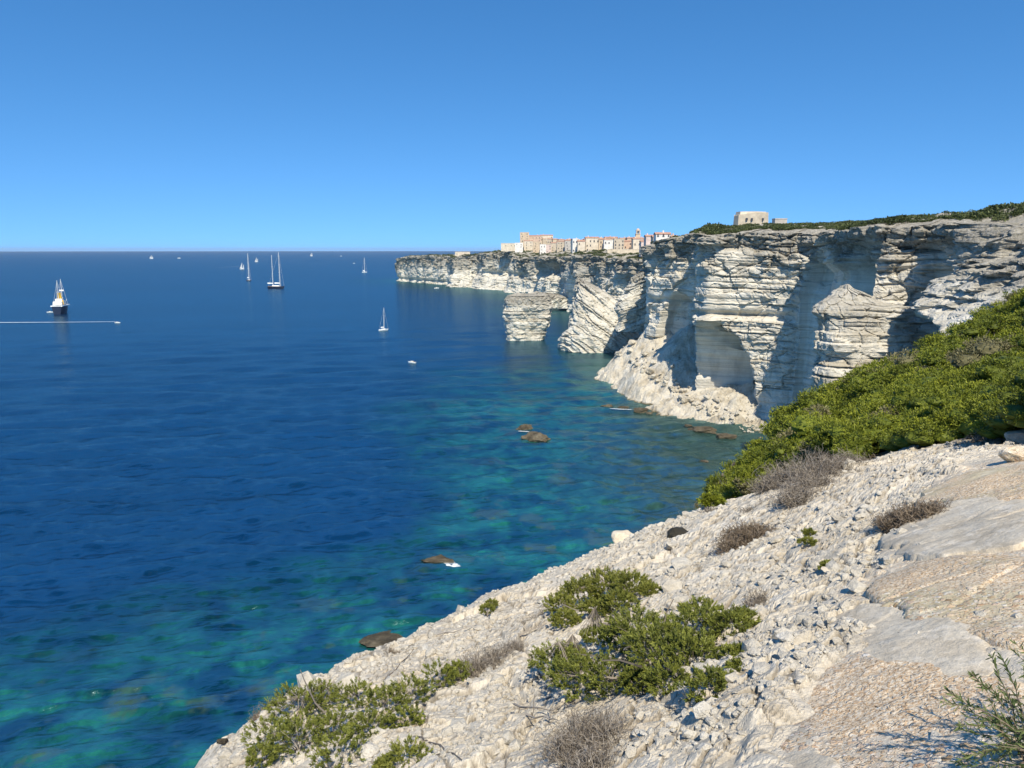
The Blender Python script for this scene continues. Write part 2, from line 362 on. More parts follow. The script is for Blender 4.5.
def gheight(X, Y, detail=True):
    z = gsmooth(X, Y)
    d = pdist(X, Y, EDGE)
    en = fbm(X * .9, Y * .9, 0, 4, 31) * .38 * np.clip(Y * .08, .5, 2.)
    d = d + en
    sid = np.zeros_like(z) + .5; gap = np.zeros_like(z)
    if detail:
        sc = scrubmask(X, Y); sm = slabmask(X, Y); k = 1 - .85 * sm
        z = z + fbm(X * .8, Y * .8, 0, 4, 3) * .10 * k
        wx = X + .03 * vnoise(X * 6, Y * 6, 0, 8); wy = Y + .03 * vnoise(X * 6, Y * 6, 5, 9)
        near = 1 - sstep(.2, 1.6, -d)       # cliff-edge ledge: bigger, smoother blocks
        for s, h, sd_ in ((.9, .055, 1), (.34, .030, 2), (.15, .017, 3), (.07, .009, 4)):
            f1, f2, idv, dx, dy = worley(wx / s, wy / s * 1.15, sd_)
            e = sstep(.0, .13, f2 - f1)
            tilt = (dx * (idv - .5) * 2 + dy * (np.mod(idv * 7.3, 1) - .5) * 2) * .8
            kk = h * k * (1 - .55 * near * (s < .5))
            z = z + kk * (e * (.35 + idv * 1.) - .5 + tilt * e)
            if s in (.34, .15): gap = np.maximum(gap, (1 - sstep(.02, .11, f2 - f1)) * (idv > .25) * (1 - sm))
            if s in (.15, .34): sid = sid * .4 + .6 * np.mod(idv * 3.7 + sd_ * .31, 1)
    r = np.maximum(d, 0)
    z = z - np.where(d > 0, .25 * r + np.minimum(r * r * 2.5, 2.2 * r), 0) * 1.4 - .12 * np.exp(-(d / .25) ** 2)
    global GAP
    GAP = gap
    return np.maximum(z, -3), d, sid
def ground_hit(px, py, lo=1.2, hi=70):
    a, b = ray(px, py); Y = np.exp(np.linspace(math.log(lo), math.log(hi), 900))
    g = gsmooth(a * Y, Y); dd = pdist(a * Y, Y, EDGE)
    ok = (CZ + b * Y <= g) & (dd < .4)
    gap = np.where((dd < .4) & (Y < 48), (CZ + b * Y) - g, 1e9)
    i = int(np.argmax(ok)) if ok.any() and Y[int(np.argmax(ok))] < 48 else int(np.argmin(gap))
    y = float(Y[i]); return Vector((a * y, y, float(g[i])))

# fine ground, meshed finer where it is nearer
def fan_ground():
    pxs = np.arange(-160, 1210, 1.7); ly = np.concatenate([np.arange(math.log(1.05), math.log(14), .0046), np.arange(math.log(14), math.log(52), .008)])
    Yv = np.exp(ly); U = (pxs - 512) / F / .965
    Y = np.repeat(Yv[:, None], len(U), 1); X = Y * U[None, :]
    z, d, sid = gheight(X, Y)
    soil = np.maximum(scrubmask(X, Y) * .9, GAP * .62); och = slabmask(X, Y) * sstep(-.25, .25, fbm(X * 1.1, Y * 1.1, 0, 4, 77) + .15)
    V = np.stack([X, Y, z], -1).reshape(-1, 3)
    Fc = grid_faces(len(Yv), len(U))
    keep = (d.reshape(-1)[Fc] < 7).any(1)
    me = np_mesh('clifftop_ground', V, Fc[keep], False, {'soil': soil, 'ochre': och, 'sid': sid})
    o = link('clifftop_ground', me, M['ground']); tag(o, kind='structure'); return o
fan_ground()
def coarse_ground():
    xs = np.concatenate([np.arange(-40, 60, .7), np.arange(60, 300, 4)]); ys = np.concatenate([np.arange(-60, 62, .7), np.arange(62, 135, 3)])
    X, Y = np.meshgrid(xs, ys); z, d, sid = gheight(X, Y, False)
    fan = (Y > 1.2) & (Y < 51) & (X > -.9 * Y - .1) & (X < .93 * Y); z = z - np.where(fan, .45, .0)
    d2 = pdist(X, Y, MAIN); z = np.where((Y > 56) & (d2 > 0) & (X < 95), np.minimum(z, 62 - d2 * 3.5), z)
    z = np.maximum(z, -3)
    V = np.stack([X, Y, z], -1).reshape(-1, 3); Fc = grid_faces(len(ys), len(xs))
    keep = (V[:, 2][Fc] > -2.9).any(1)
    me = np_mesh('hillside', V, Fc[keep], True, {'soil': scrubmask(X, Y) * .9, 'ochre': 0 * X, 'sid': 0 * X + .5})
    tag(link('hillside', me, M['ground']), kind='structure')
coarse_ground()

# ------------------------------------------------------------------ layered cliffs
def strat_table(seed, scale=1.):
    r = np.random.default_rng(seed); z = np.arange(-60, 160, .1); out = np.zeros_like(z); p = -60.
    while p < 160:
        th = float(np.clip(r.lognormal(.25, .7), .35, 5)) * scale
        off = r.uniform(-.75, .75); m = (z >= p) & (z < p + th); t = (z[m] - p) / th
        out[m] = off + .28 * np.sin(np.pi * t) ** .6
        if r.random() < .45:
            m2 = (z >= p) & (z < p + .35 * scale + .1); out[m2] = -1.5
        p += th
    return z, np.convolve(out, [.2, .6, .2], 'same')
TAB = [strat_table(k) for k in (1, 2, 3)]
TABF = [strat_table(k, 1.8) for k in (4, 5, 6)]
def strata(zp, blend, tab):
    a = np.interp(zp, *tab[0]); b_ = np.interp(zp, *tab[1]); t = sstep(-.3, .3, blend)
    return a * (1 - t) + b_ * t
def resample(ctrl, ds, sm):
    C = np.array(ctrl, float); seg = np.hypot(*(C[1:, :2] - C[:-1, :2]).T); s0 = np.concatenate([[0], np.cumsum(seg)])
    s = np.arange(0, s0[-1], ds); P = np.stack([np.interp(s, s0, C[:, k]) for k in range(3)], 1); tt = np.interp(s, s0, np.arange(len(C)))
    def smooth(a, w):
        n = max(1, int(w / ds)); k = np.hanning(2 * n + 3); k /= k.sum(); q = np.pad(a, ((n + 1, n + 1)), mode='edge'); return np.convolve(q, k, 'valid')
    Q = np.stack([smooth(P[:, k], sm) for k in range(3)], 1)
    N = np.stack([smooth(P[:, k], sm * 3.2) for k in range(2)], 1); T = np.gradient(N, axis=0); T /= np.hypot(*T.T)[:, None] + 1e-9
    return s, Q, np.stack([-T[:, 1], T[:, 0]], 1), tt
def cliff(name, ctrl, ds, nrow, sm, tab, inland, profile, shape, risek, amp=1., zlow=-3., tilt=None):
    s, P, Nn, tt = resample(ctrl, ds, sm)
    nc = len(s); f = np.linspace(0, 1, nrow)[:, None]
    zt = P[:, 2] + fbm(s / 14, 0 * s, 0, 4, 21) * 1.2 * amp
    z = zlow + f * (zt - zlow)[None, :]
    S = np.repeat(s[None, :], nrow, 0); T_ = np.repeat(tt[None, :], nrow, 0)
    X0 = np.repeat(P[None, :, 0], nrow, 0); Y0 = np.repeat(P[None, :, 1], nrow, 0)
    warp = fbm(S / 60, z / 90, 0, 3, 41) * 1.6 + (tilt(T_, S) if tilt else 0)
    zp = z + warp + fbm(S / 7, z / 9, 0, 3, 43) * .35
    ht = zt[None, :] - z
    rough, off = shape(T_, S, z, ht)
    rough = np.clip(rough * (.35 + .75 * sstep(-.35, .35, fbm(S / 16, zp / 9, 0, 3, 48) + .5 * sstep(14, 6, ht))), .08, 1)
    L = strata(zp, fbm(S / 25, zp / 12, 0, 2, 45), tab) * (.25 + .95 * sstep(-.5, .45, fbm(S / 9, zp / 3.5, 0, 3, 46)))
    d = off + amp * (L * (.2 + .72 * rough)
         + fbm(S / 22, z / 60, 0, 3, 51) * 2.0 + fbm(S / 8, z / 45, 0, 3, 52) * .9 * rough
         + fbm(S / 5.5, z / 7, zp * .1, 4, 53) * 1.15 * rough
         + fbm(S / 1.7, zp / 1.1, 0, 3, 55) * .42 * rough)
    f1, f2, idv, _, _ = worley(S / 4.5 + zp * .05, zp / 2.6, 57)
    d = d + amp * rough * ((idv - .5) * 2.0 - .9 * (1 - sstep(0, .12, f2 - f1)))
    f1, f2, idv, _, _ = worley(S / 9.5 + zp * .03 + .3 * fbm(S / 6, z / 6, 0, 3, 58), zp / 6.5 + .25 * fbm(S / 7, z / 7, 0, 3, 59), 60)
    d = d + amp * (.25 + .75 * rough) * ((idv - .5) * 3.4 - 1.3 * (1 - sstep(0, .10, f2 - f1)) * rough)
    top = sstep(16 * amp, 2, ht * (1.3 - .3 * amp) - 2.5 * (amp - 1) + fbm(S / 11, z / 9, 0, 3, 61) * 7)
    d = d + amp * np.where(ht < 4, .5, 0.) - amp * .8 * sstep(4, 5, ht) * (1 - sstep(6, 8, ht)) * rough
    X = X0 + Nn[None, :, 0] * d; Y = Y0 + Nn[None, :, 1] * d
    V = [np.stack([X, Y, z], -1)]; SU = [np.stack([S, zp, ht], -1)]; RO = [rough]; TO = [top]
    xl, yl, zl = X[-1], Y[-1], z[-1]
    dist = np.array([q[0] for q in profile]); hh = np.array([q[1] for q in profile])
    dens = np.unique(np.concatenate([np.arange(.5, 12, .7 * max(1, ds)), np.arange(12, 60, 2.5), np.geomspace(60, profile[-1][0], 14)]))
    k = np.interp(tt, *zip(*risek))
    rows = []
    for q in dens:
        xx = xl + inland[0] * q; yy = yl + inland[1] * q
        zz = zl + np.interp(q, dist, hh) * k + (fbm(xx / 9, yy / 9, 0, 4, 71) * .9 + .0) * amp * min(1, q / 4)
        rows.append(np.stack([xx, yy, zz], -1))
    rows = np.array(rows); V.append(rows)
    nr2 = len(dens); SU.append(np.stack([np.repeat(s[None], nr2, 0), rows[..., 2], 0 * rows[..., 2]], -1))
    RO.append(np.ones((nr2, nc))); TO.append(np.ones((nr2, nc)))
    V = np.concatenate(V, 0); SU = np.concatenate(SU, 0); RO = np.concatenate(RO, 0); TO = np.concatenate(TO, 0)
    me = np_mesh(name, V.reshape(-1, 3), grid_faces(V.shape[0], nc), False, {'rough': RO, 'top': TO}, {'suv': SU.reshape(-1, 3)})
    o = link(name, me, M['cliff']); tag(o, kind='structure')
    return rows, tt

def near_shape(T, S, z, ht):
    rough = .55 + .45 * sstep(18, 9, ht)
    inr = lambda a, b, w=.12: sstep(a - w, a + w, T) * (1 - sstep(b - w, b + w, T))
    # smooth seaward recess walls
    rec = np.maximum.reduce([inr(4.7, 6.0), inr(7.1, 8.6, .1), inr(11.2, 12.2), inr(14.8, 17)]) * sstep(9, 14, ht)
    rough = rough * (1 - .8 * rec)
    off = -rec * 3.6 * sstep(8, 11, ht)
    # dark alcoves under the rim
    off = off - 8 * inr(5.0, 5.9) * np.exp(-((ht - 12) / 5) ** 2) - 4.5 * inr(7.9, 8.5) * np.exp(-((ht - 13) / 7) ** 2)
    off = off - 9.5 * inr(7.02, 7.4, .06) * np.exp(-((ht - 16) / 9) ** 2)
    # lit rib just past the corner 7: widens downward
    off = off + inr(6.15, 7.1, .15) * np.clip((ht - 8) * .06, 0, 2.6)
    # lower buttress below corner 6-7 (top about z 55)
    c = 7.18; wdt = .42
    pk = 56 - np.abs(T - c) / wdt * 30 + fbm(S / 9, 0 * S, 0, 3, 88) * 3
    b1 = np.clip(pk - z, 0, 60); b1 = b1 * 0
    rough = np.maximum(rough, .95 * (b1 > 0) * inr(6.05, 7.7, .1))
    # mid-height ledge: everything below z~38 stands a little proud, with a soft lower bed
    led = sstep(.0, 1., (39 - z) / 1.2); off = off + led * 1.6 * inr(9, 10.9) - 2.2 * np.exp(-((z - 40.5) / 1.2) ** 2) * inr(9, 14.2)
    # great arch cave in the flank 9-10
    ca = 10.12; zc = 0.; wv = .70
    arch = 1 - ((T - ca) / wv) ** 2 - (np.clip(z - zc, 0, 99) / 38) ** 2 + fbm(S / 6, z / 8, 0, 3, 90) * .12
    tq = np.where(T < 10, T, 10 + (np.minimum(T, 11) - 10) * .27 + np.maximum(T - 11, 0) * 1.6)
    arch = 1 - ((tq - 9.97) / .62) ** 2 - (np.clip(z - zc, 0, 99) / 38) ** 2 + fbm(S / 6, z / 8, 0, 3, 90) * .12
    cv = sstep(0, .35, arch); off = off - 24 * cv; rough = rough * (1 - .8 * cv)
    # shaded notch 11-12 and the cave below the headland flank 13-14
    cv2 = sstep(0, .3, 1 - ((T - 13.2) / .55) ** 2 - (np.clip(z - 12, 0, 99) / 34) ** 2); off = off - 9 * cv2; rough = rough * (1 - .7 * cv2)
    cv3 = sstep(0, .4, 1 - ((T - 14.0) / .16) ** 2 - ((z - 60) / 13) ** 2); off = off - 7 * cv3
    # talus foot
    off = off + np.clip(7 - z, 0, 12) * .9 * (1 - .6 * inr(6, 8.5))
    # rough brown shoulder nearest to us leans back towards its top
    sh = 1 - sstep(4.1, 4.6, T); off = off + sh * (np.clip(ht, 0, 19) * 1.15 - 11); off = off - sh * 8 * sstep(18, 22, ht)
    rough = np.maximum(rough, sh * sstep(26, 20, ht))
    return rough, off
PROF = [(0, 0), (6, .9), (15, 2.0), (35, 3.6), (70, 4.2), (140, 2.5), (300, -4)]
near_rows, near_t = cliff('limestone_cliffs', MAIN, .48, 250, 1.6, TAB, (.90, .436), PROF, near_shape,
                          [(0, 1.2), (2, 2.5), (3, 2.2), (4, 1.6), (6, 1.0), (10, 1.), (13, .7), (17, .5)])
def far_shape(T, S, z, ht):
    rough = .65 + .35 * sstep(18, 8, ht) + 0 * T
    inr = lambda a, b, w=.15: sstep(a - w, a + w, T) * (1 - sstep(b - w, b + w, T))
    off = np.clip(8 - z, 0, 11) * .6 * inr(8, 13.5, .5) + np.clip(24 - z, 0, 30) * .5 * inr(11.5, 15.5, .5)
    off = off - 17 * inr(5.6, 9.3, .3) * np.exp(-((ht - 18) / 8) ** 2) - 7 * inr(2.9, 3.5) * np.exp(-((z - 20) / 12) ** 2)
    off = off - 6 * np.exp(-((z - 27) / 4) ** 2) * inr(10, 13) - 5 * np.exp(-((z - 6) / 3) ** 2) * inr(15, 22)
    return rough, off
far_rows, far_t = cliff('distant_headland', FAR, 1.5, 90, 4., TABF, (.80, .60), [(0, 0), (8, 1), (30, 5), (60, 8), (120, 9), (250, 0), (420, -40)], far_shape,
                        [(0, .5), (2, .6), (5, .8), (9, .9), (12, .8), (14, .25), (18, .1), (23, .1)], amp=1.7)

# shore shelf and rubble fans at the cliff foot
def shore():
    xs = np.arange(20, 118, .8); ys = np.concatenate([np.arange(190, 420, .8), np.arange(420, 640, 1.6)]); X, Y = np.meshgrid(xs, ys)
    d = pdist(X, Y, MAIN) + fbm(X / 9, Y / 9, 0, 4, 5) * 3.5
    wv = fbm(X / 22, Y / 22, 0, 3, 6)
    z = 5.2 - d * .42 + wv * 2.4
    for px, py, Y0, slope in ((688, 322, 352, .95), (664, 316, 385, .98), (660, 332, 432, 1.5), (716, 392, 296, .8), (760, 405, 285, .8), (735, 402, 288, .9), (664, 327, 400, 1.4)):
        a = at(px, py, Y0); r = np.hypot((X - a.x) * 1.0, (Y - a.y) * .75) + fbm(X / 8, Y / 8, 3, 4, 9) * 3
        z = np.maximum(z, a.z - r * slope)
    global SHG
    f1, f2, idv, dx, dy = worley(X / 4.2, Y / 4.2, 3); g1, g2, idw, _, _ = worley(X / 1.9, Y / 1.9, 4)
    z = z + sstep(0, .4, f2 - f1) * idv * 1.5 * sstep(9, 2, z) + sstep(0, .5, g2 - g1) * idw * .6 + fbm(X / 5, Y / 5, 0, 4, 8) * .9 - .7
    SHG = (xs, ys, z)
    V = np.stack([X, Y, z], -1).reshape(-1, 3); Fc = grid_faces(len(ys), len(xs)); keep = (V[:, 2][Fc] > -1.5).any(1) & (d.reshape(-1)[Fc] > -16).all(1)
    me = np_mesh('rocky_shore', V, Fc[keep], False); tag(link('rocky_shore', me, M['shorerock']), kind='structure')
shore()

# ------------------------------------------------------------------ free-standing rock masses
def rock_mass(name, rows, Y, label, cat, depth=.8, tilt=(0, 0, 1), tab=TAB, amp=1., n=150, nz=110, mat=None, seed=0, yoff=None, group=None):
    pys = np.array([r_[0] for r_ in rows], float); L = np.array([r_[1] for r_ in rows], float); Rr = np.array([r_[2] for r_ in rows], float)
    q = np.linspace(0, 1, nz); py = np.interp(q, np.linspace(0, 1, len(pys)), pys); l = np.interp(py, pys, L); r_ = np.interp(py, pys, Rr)
    b = np.array([ray(512, p)[1] for p in py]); z = CZ + b * Y
    a1 = np.array([ray(p, y)[0] for p, y in zip(l, py)]) * Y; a2 = np.array([ray(p, y)[0] for p, y in zip(r_, py)]) * Y
    cx = (a1 + a2) / 2; hw = (a2 - a1) / 2
    base = at_sea(0.5 * (L[-1] + Rr[-1]), pys[-1]); c0 = Vector((float(cx[-1]), Y, 0.))
    ang = np.linspace(0, 2 * np.pi, n, endpoint=False); ca, sa = np.cos(ang), np.sin(ang)
    sup = (np.abs(ca) ** 2.8 + np.abs(sa) ** 2.8) ** (-1 / 2.8)
    X = cx[:, None] + hw[:, None] * ca * sup; dp = hw.max() * depth * np.sqrt(np.clip(hw / hw.max(), 0, 1))
    Yy = Y + dp[:, None] * sa * sup + (np.interp(q, [0, 1], yoff)[:, None] if yoff else 0); Z = np.repeat(z[:, None], n, 1)
    tv = Vector(tilt).normalized(); zp = X * tv.x + Yy * tv.y + Z * tv.z
    zp = zp + fbm(X / 18, Yy / 18, Z / 18, 2, 3 + seed) * .5
    aa = np.repeat(ang[None, :], nz, 0) * float(hw.mean())
    g1, g2, gid, _, _ = worley(aa / 4.2 + zp * .06, zp / 3.1, seed + 3)
    d = amp * (strata(zp, X * 0 - 1, tab) * (.15 + 1. * sstep(-.5, .5, fbm(X / 7, Yy / 7, zp / 3, 3, seed + 8))) + fbm(X / 16, Yy / 16, Z / 16, 3, seed + 9) * 3.2
         + (gid - .5) * 1.9 - .8 * (1 - sstep(0, .12, g2 - g1)) + fbm(X / 6, Yy / 6, Z / 6, 4, seed + 5) * 1.5 + fbm(X / 1.6, Yy / 1.6, Z / 1.6, 3, seed + 6) * .45)
    X = X + d * ca; Yy = Yy + d * sa
    V = np.stack([X - c0.x, Yy - c0.y, Z], -1)
    capr = []
    for kf in (.8, .55, .3, .05):
        ring = V[0].copy(); m = ring.mean(0); ring = m + (ring - m) * kf; ring[:, 2] = V[0][:, 2] + (1 - kf) * .7 + fbm(ring[:, 0] / 3, ring[:, 1] / 3, 0, 3, 4) * 1.2; capr.append(ring)
    V = np.concatenate([np.array(capr[::-1]), V], 0)
    allr = V.shape[0]; VV = V.reshape(-1, 3)
    zpa = VV @ np.array(tv)
    su = np.stack([np.arctan2(VV[:, 1], VV[:, 0]) * 15, zpa + c0.x * tv.x + c0.y * tv.y, 0 * zpa + 20], -1)
    me = np_mesh(name, VV, grid_faces(allr, n, True)[:, ::-1], False, {'rough': 0 * zpa + 1, 'top': (.35 if label is None else .9) * sstep(VV[:, 2].max() - 11, VV[:, 2].max() - 4, VV[:, 2])}, {'suv': su})
    o = link(name, me, mat or M['cliff']); o.location = c0; tag(o, label, cat, group); return o
rock_mass('sea_stack', [(295, 508, 548), (299, 504, 552), (306, 503, 552.5), (314, 504, 551), (322, 506, 551), (330, 506, 548), (336, 507, 545), (341, 507, 544)], 556,
          'layered white rock stack standing alone in the water off the cliffs', 'sea stack', .75, amp=.75)
rock_mass('fallen_slab', [(279, 577, 584), (286, 574, 596), (296, 572.5, 610), (306, 571.5, 622), (316, 571, 630), (326, 570, 636), (336, 563, 640), (345, 561, 640), (351, 562, 640)], 500,
          'large fallen cliff block with steeply tilted strata behind the sea stack', 'rock block', .8, tilt=(.62, .1, .78), yoff=(6, 0))
rock_mass('fallen_slab', [(271, 640, 648), (278, 634, 655), (287, 631, 658), (297, 624, 662), (307, 620, 662), (316, 616, 664), (330, 612, 668)], 455,
          'smaller tilted white rock block leaning against the foot of the cliffs', 'rock block', .7, tilt=(-.35, .1, .92), seed=9)
rock_mass('fallen_slab', [(292, 534, 541), (294, 530, 556), (298, 527, 566), (303, 525, 574), (307.5, 524, 577)], 830,
          'low jumble of slanting white slabs seen just behind the sea stack', 'rock block', .5, tilt=(-.6, .1, .78), seed=19, amp=1.2)

bt = rock_mass('cliff_buttress', [(289, 847, 856), (294, 838, 870), (300, 828, 880), (304.5, 822, 890), (306, 818, 907), (312, 814, 909), (318, 818, 900), (330, 819, 899), (332, 815, 905), (352, 815, 904), (356, 819, 900), (375, 812, 903), (430, 806, 908)], 204,
          None, None, .55, seed=41, yoff=(4, -3), nz=150, n=240, amp=.7); bt['kind'] = 'structure'

# ------------------------------------------------------------------ sea
def sea():
    an = np.concatenate([np.linspace(-43, 43, 1330), np.linspace(43, 317, 60)[1:]]); an = np.radians(an)
    pyr = np.arange(840, 251.6, -.85); rr = CZ / -np.array([ray(512, p)[1] for p in pyr]); rr = rr[(rr > 60)]
    rr = np.concatenate([np.linspace(2, 58, 8), rr[rr < 30000], [31000]])
    A_, R_ = np.meshgrid(an, rr); X = np.sin(A_) * R_; Y = np.cos(A_) * R_
    # waves: every wavelength the mesh can carry at that distance
    foot = R_ * R_ / CZ / F * 1.1; Z = 0 * X; ca, sa = math.cos(R(12)), math.sin(R(12)); U = X * ca + Y * sa; Vv = -X * sa + Y * ca
    for k in range(6):
        lam = 1.3 * 1.7 ** k; wgt = sstep(1.2, 2.8, lam / foot)
        am = .22 * wgt * (lam if lam < 2.6 else 2.6 * (2.6 / lam) ** .15) * (.5 + .5 * sstep(100, 260, R_))
        Z = Z + am * vnoise(U / (lam * 2.0) + k * 7.7, Vv / (lam * .60), 0, 200 + k)
        Z = Z + am * .5 * vnoise(U / (lam * 1.0) + Vv / lam * .35, Vv / (lam * .75) - U / lam * .3, 0, 230 + k)
    Z = Z * (1 - .97 * sstep(43, 50, np.abs(np.degrees(A_)))) * np.clip(R_ / 60, 0, 1)
    sink = -.25 * sstep(300, 60, R_)
    poly = EDGE + [p[:2] for p in MAIN[1:]] + [p[:2] for p in FAR[2:]]
    PP = poly + [(4000, 4000), (4000, -4000), (-15, -4000)]
    ins = np.zeros(X.shape, bool)
    for (ax, ay), (bx, by) in zip(PP, PP[1:] + PP[:1]):
        ins ^= ((ay > Y) != (by > Y)) & (X < (bx - ax) * (Y - ay) / (by - ay + 1e-12) + ax)
    d = np.abs(pdist(X, Y, poly)) * np.where(ins, -1, 1)
    wob = fbm(X / 45, Y / 45, 0, 4, 3) * 28
    sh = 1 - np.clip((d + wob - 8) / 135, 0, 1); fade = 1 - .75 * sstep(190, 480, R_); sh = sh * fade
    inner = np.maximum(0, sstep(40, 4, pdist(X, Y, [p[:2] for p in MAIN]) + wob * .35))
    bay = np.exp(-(((X - 62) / 34) ** 2 + ((Y - 215) / 75) ** 2))
    green = np.clip(inner * .75 * (1 - sstep(450, 700, Y)) + bay * .95, 0, 1)
    V = np.stack([X, Y, Z], -1).reshape(-1, 3)
    me = np_mesh('sea', V, grid_faces(len(rr), len(an))[:, ::-1], True, {'shallow': sh, 'green': green})
    tag(link('sea', me, M['sea']), kind='structure')
sea()

# ------------------------------------------------------------------ town on the far cliff
def box(bm, x0, x1, y0, y1, z0, z1):
    vs = [bm.verts.new(c) for c in ((x0, y0, z0), (x1, y0, z0), (x1, y1, z0), (x0, y1, z0), (x0, y0, z1), (x1, y0, z1), (x1, y1, z1), (x0, y1, z1))]
    for f in ((0, 3, 2, 1), (4, 5, 6, 7), (0, 1, 5, 4), (1, 2, 6, 5), (2, 3, 7, 6), (3, 0, 4, 7)): bm.faces.new([vs[i] for i in f])
def bm_obj(name, bm, mat, parent=None, smooth=False):
    bmesh.ops.recalc_face_normals(bm, faces=bm.faces)
    me = bpy.data.meshes.new(name); bm.to_mesh(me); bm.free()
    if smooth:
        for p in me.polygons: p.use_smooth = True
    return link(name, me, mat, parent)
WC = {'cream': (.62, .54, .42), 'ochre': (.55, .44, .31), 'pink': (.60, .48, .42), 'white': (.70, .67, .61), 'sand': (.50, .43, .33), 'salmon': (.56, .42, .32), 'grey': (.44, .41, .36), 'stone': (.52, .45, .34)}
for k, c in WC.items(): M['wall_' + k] = mat_plain(k + '_plaster', c, .9, .22, .35, .1)
M['tile'] = mat_plain('terracotta_tiles', (.40, .24, .17), .85, .3, .6, .1)
M['glass'] = mat_plain('dark_window', (.05, .055, .065), .3, .2, 2, .5)
M['shutter'] = mat_plain('grey_shutter', (.20, .21, .20), .7, .2, 2, .2)
win_me = {}
def window_mesh(wd, hg):
    if (wd, hg) not in win_me:
        bm = bmesh.new(); box(bm, -wd / 2, wd / 2, -.12, .1, 0, hg); box(bm, -wd / 2 - .25, wd / 2 + .25, -.3, -.0, -.2, -.02)
        bmesh.ops.recalc_face_normals(bm, faces=bm.faces); me = bpy.data.meshes.new('window'); bm.to_mesh(me); bm.free(); me.materials.append(M['glass']); win_me[(wd, hg)] = me
    return win_me[(wd, hg)]
def house(x0, x1, ytop, ybase, Y, col, label, roof='gable', cols=3, fl=None, deep=12, cat='house', tilted=0., wnd=True, group='old town houses on the cliff'):
    p0 = at(x0, ybase, Y); p1 = at(x1, ybase, Y); pt = at(x0, ytop, Y)
    W = (p1 - p0).x; H = pt.z - p0.z; c = (p0 + p1) / 2
    e = empty('house' if cat == 'house' else cat.replace(' ', '_'), c, label, cat, group, R(tilted))
    bm = bmesh.new(); hw = H - (1.6 if roof == 'gable' else 0)
    box(bm, -W / 2, W / 2, 0, deep, -7, hw); bm_obj('wall', bm, M['wall_' + col], e)
    bm = bmesh.new()
    if roof == 'gable':
        o = .35
        a = [(-W / 2 - o, -o, hw), (W / 2 + o, -o, hw), (W / 2 + o, deep + o, hw), (-W / 2 - o, deep + o, hw), (-W / 2 - o, deep / 2, H), (W / 2 + o, deep / 2, H)]
        v = [bm.verts.new(q) for q in a]
        for f in ((0, 1, 5, 4), (2, 3, 4, 5), (0, 4, 3), (1, 2, 5), (3, 2, 1, 0)): bm.faces.new([v[i] for i in f])
        rf = bm_obj('roof', bm, M['tile'], e)
        bm = bmesh.new(); cx = W * random.uniform(-.3, .3); box(bm, cx - .5, cx + .5, deep * .35, deep * .35 + .9, hw + .3, H + 1.1); bm_obj('chimney', bm, M['wall_' + col], rf)
    else:
        box(bm, -W / 2 - .15, W / 2 + .15, -.15, deep + .1, hw, hw + .5)
        bm_obj('parapet', bm, M['wall_' + col], e)
    if wnd:
        fl = fl or max(1, int(hw / 3.6)); sp = W / cols
        for i in range(fl):
            for j in range(cols):
                if random.random() < .3: continue
                o = link('window', window_mesh(random.choice((.9, 1.1)), random.choice((1.3, 1.6))), None, e); o.location = (-W / 2 + sp * (j + .5 + random.uniform(-.12, .12)), 0, .9 + i * (hw - .4) / fl + .2)
    return e
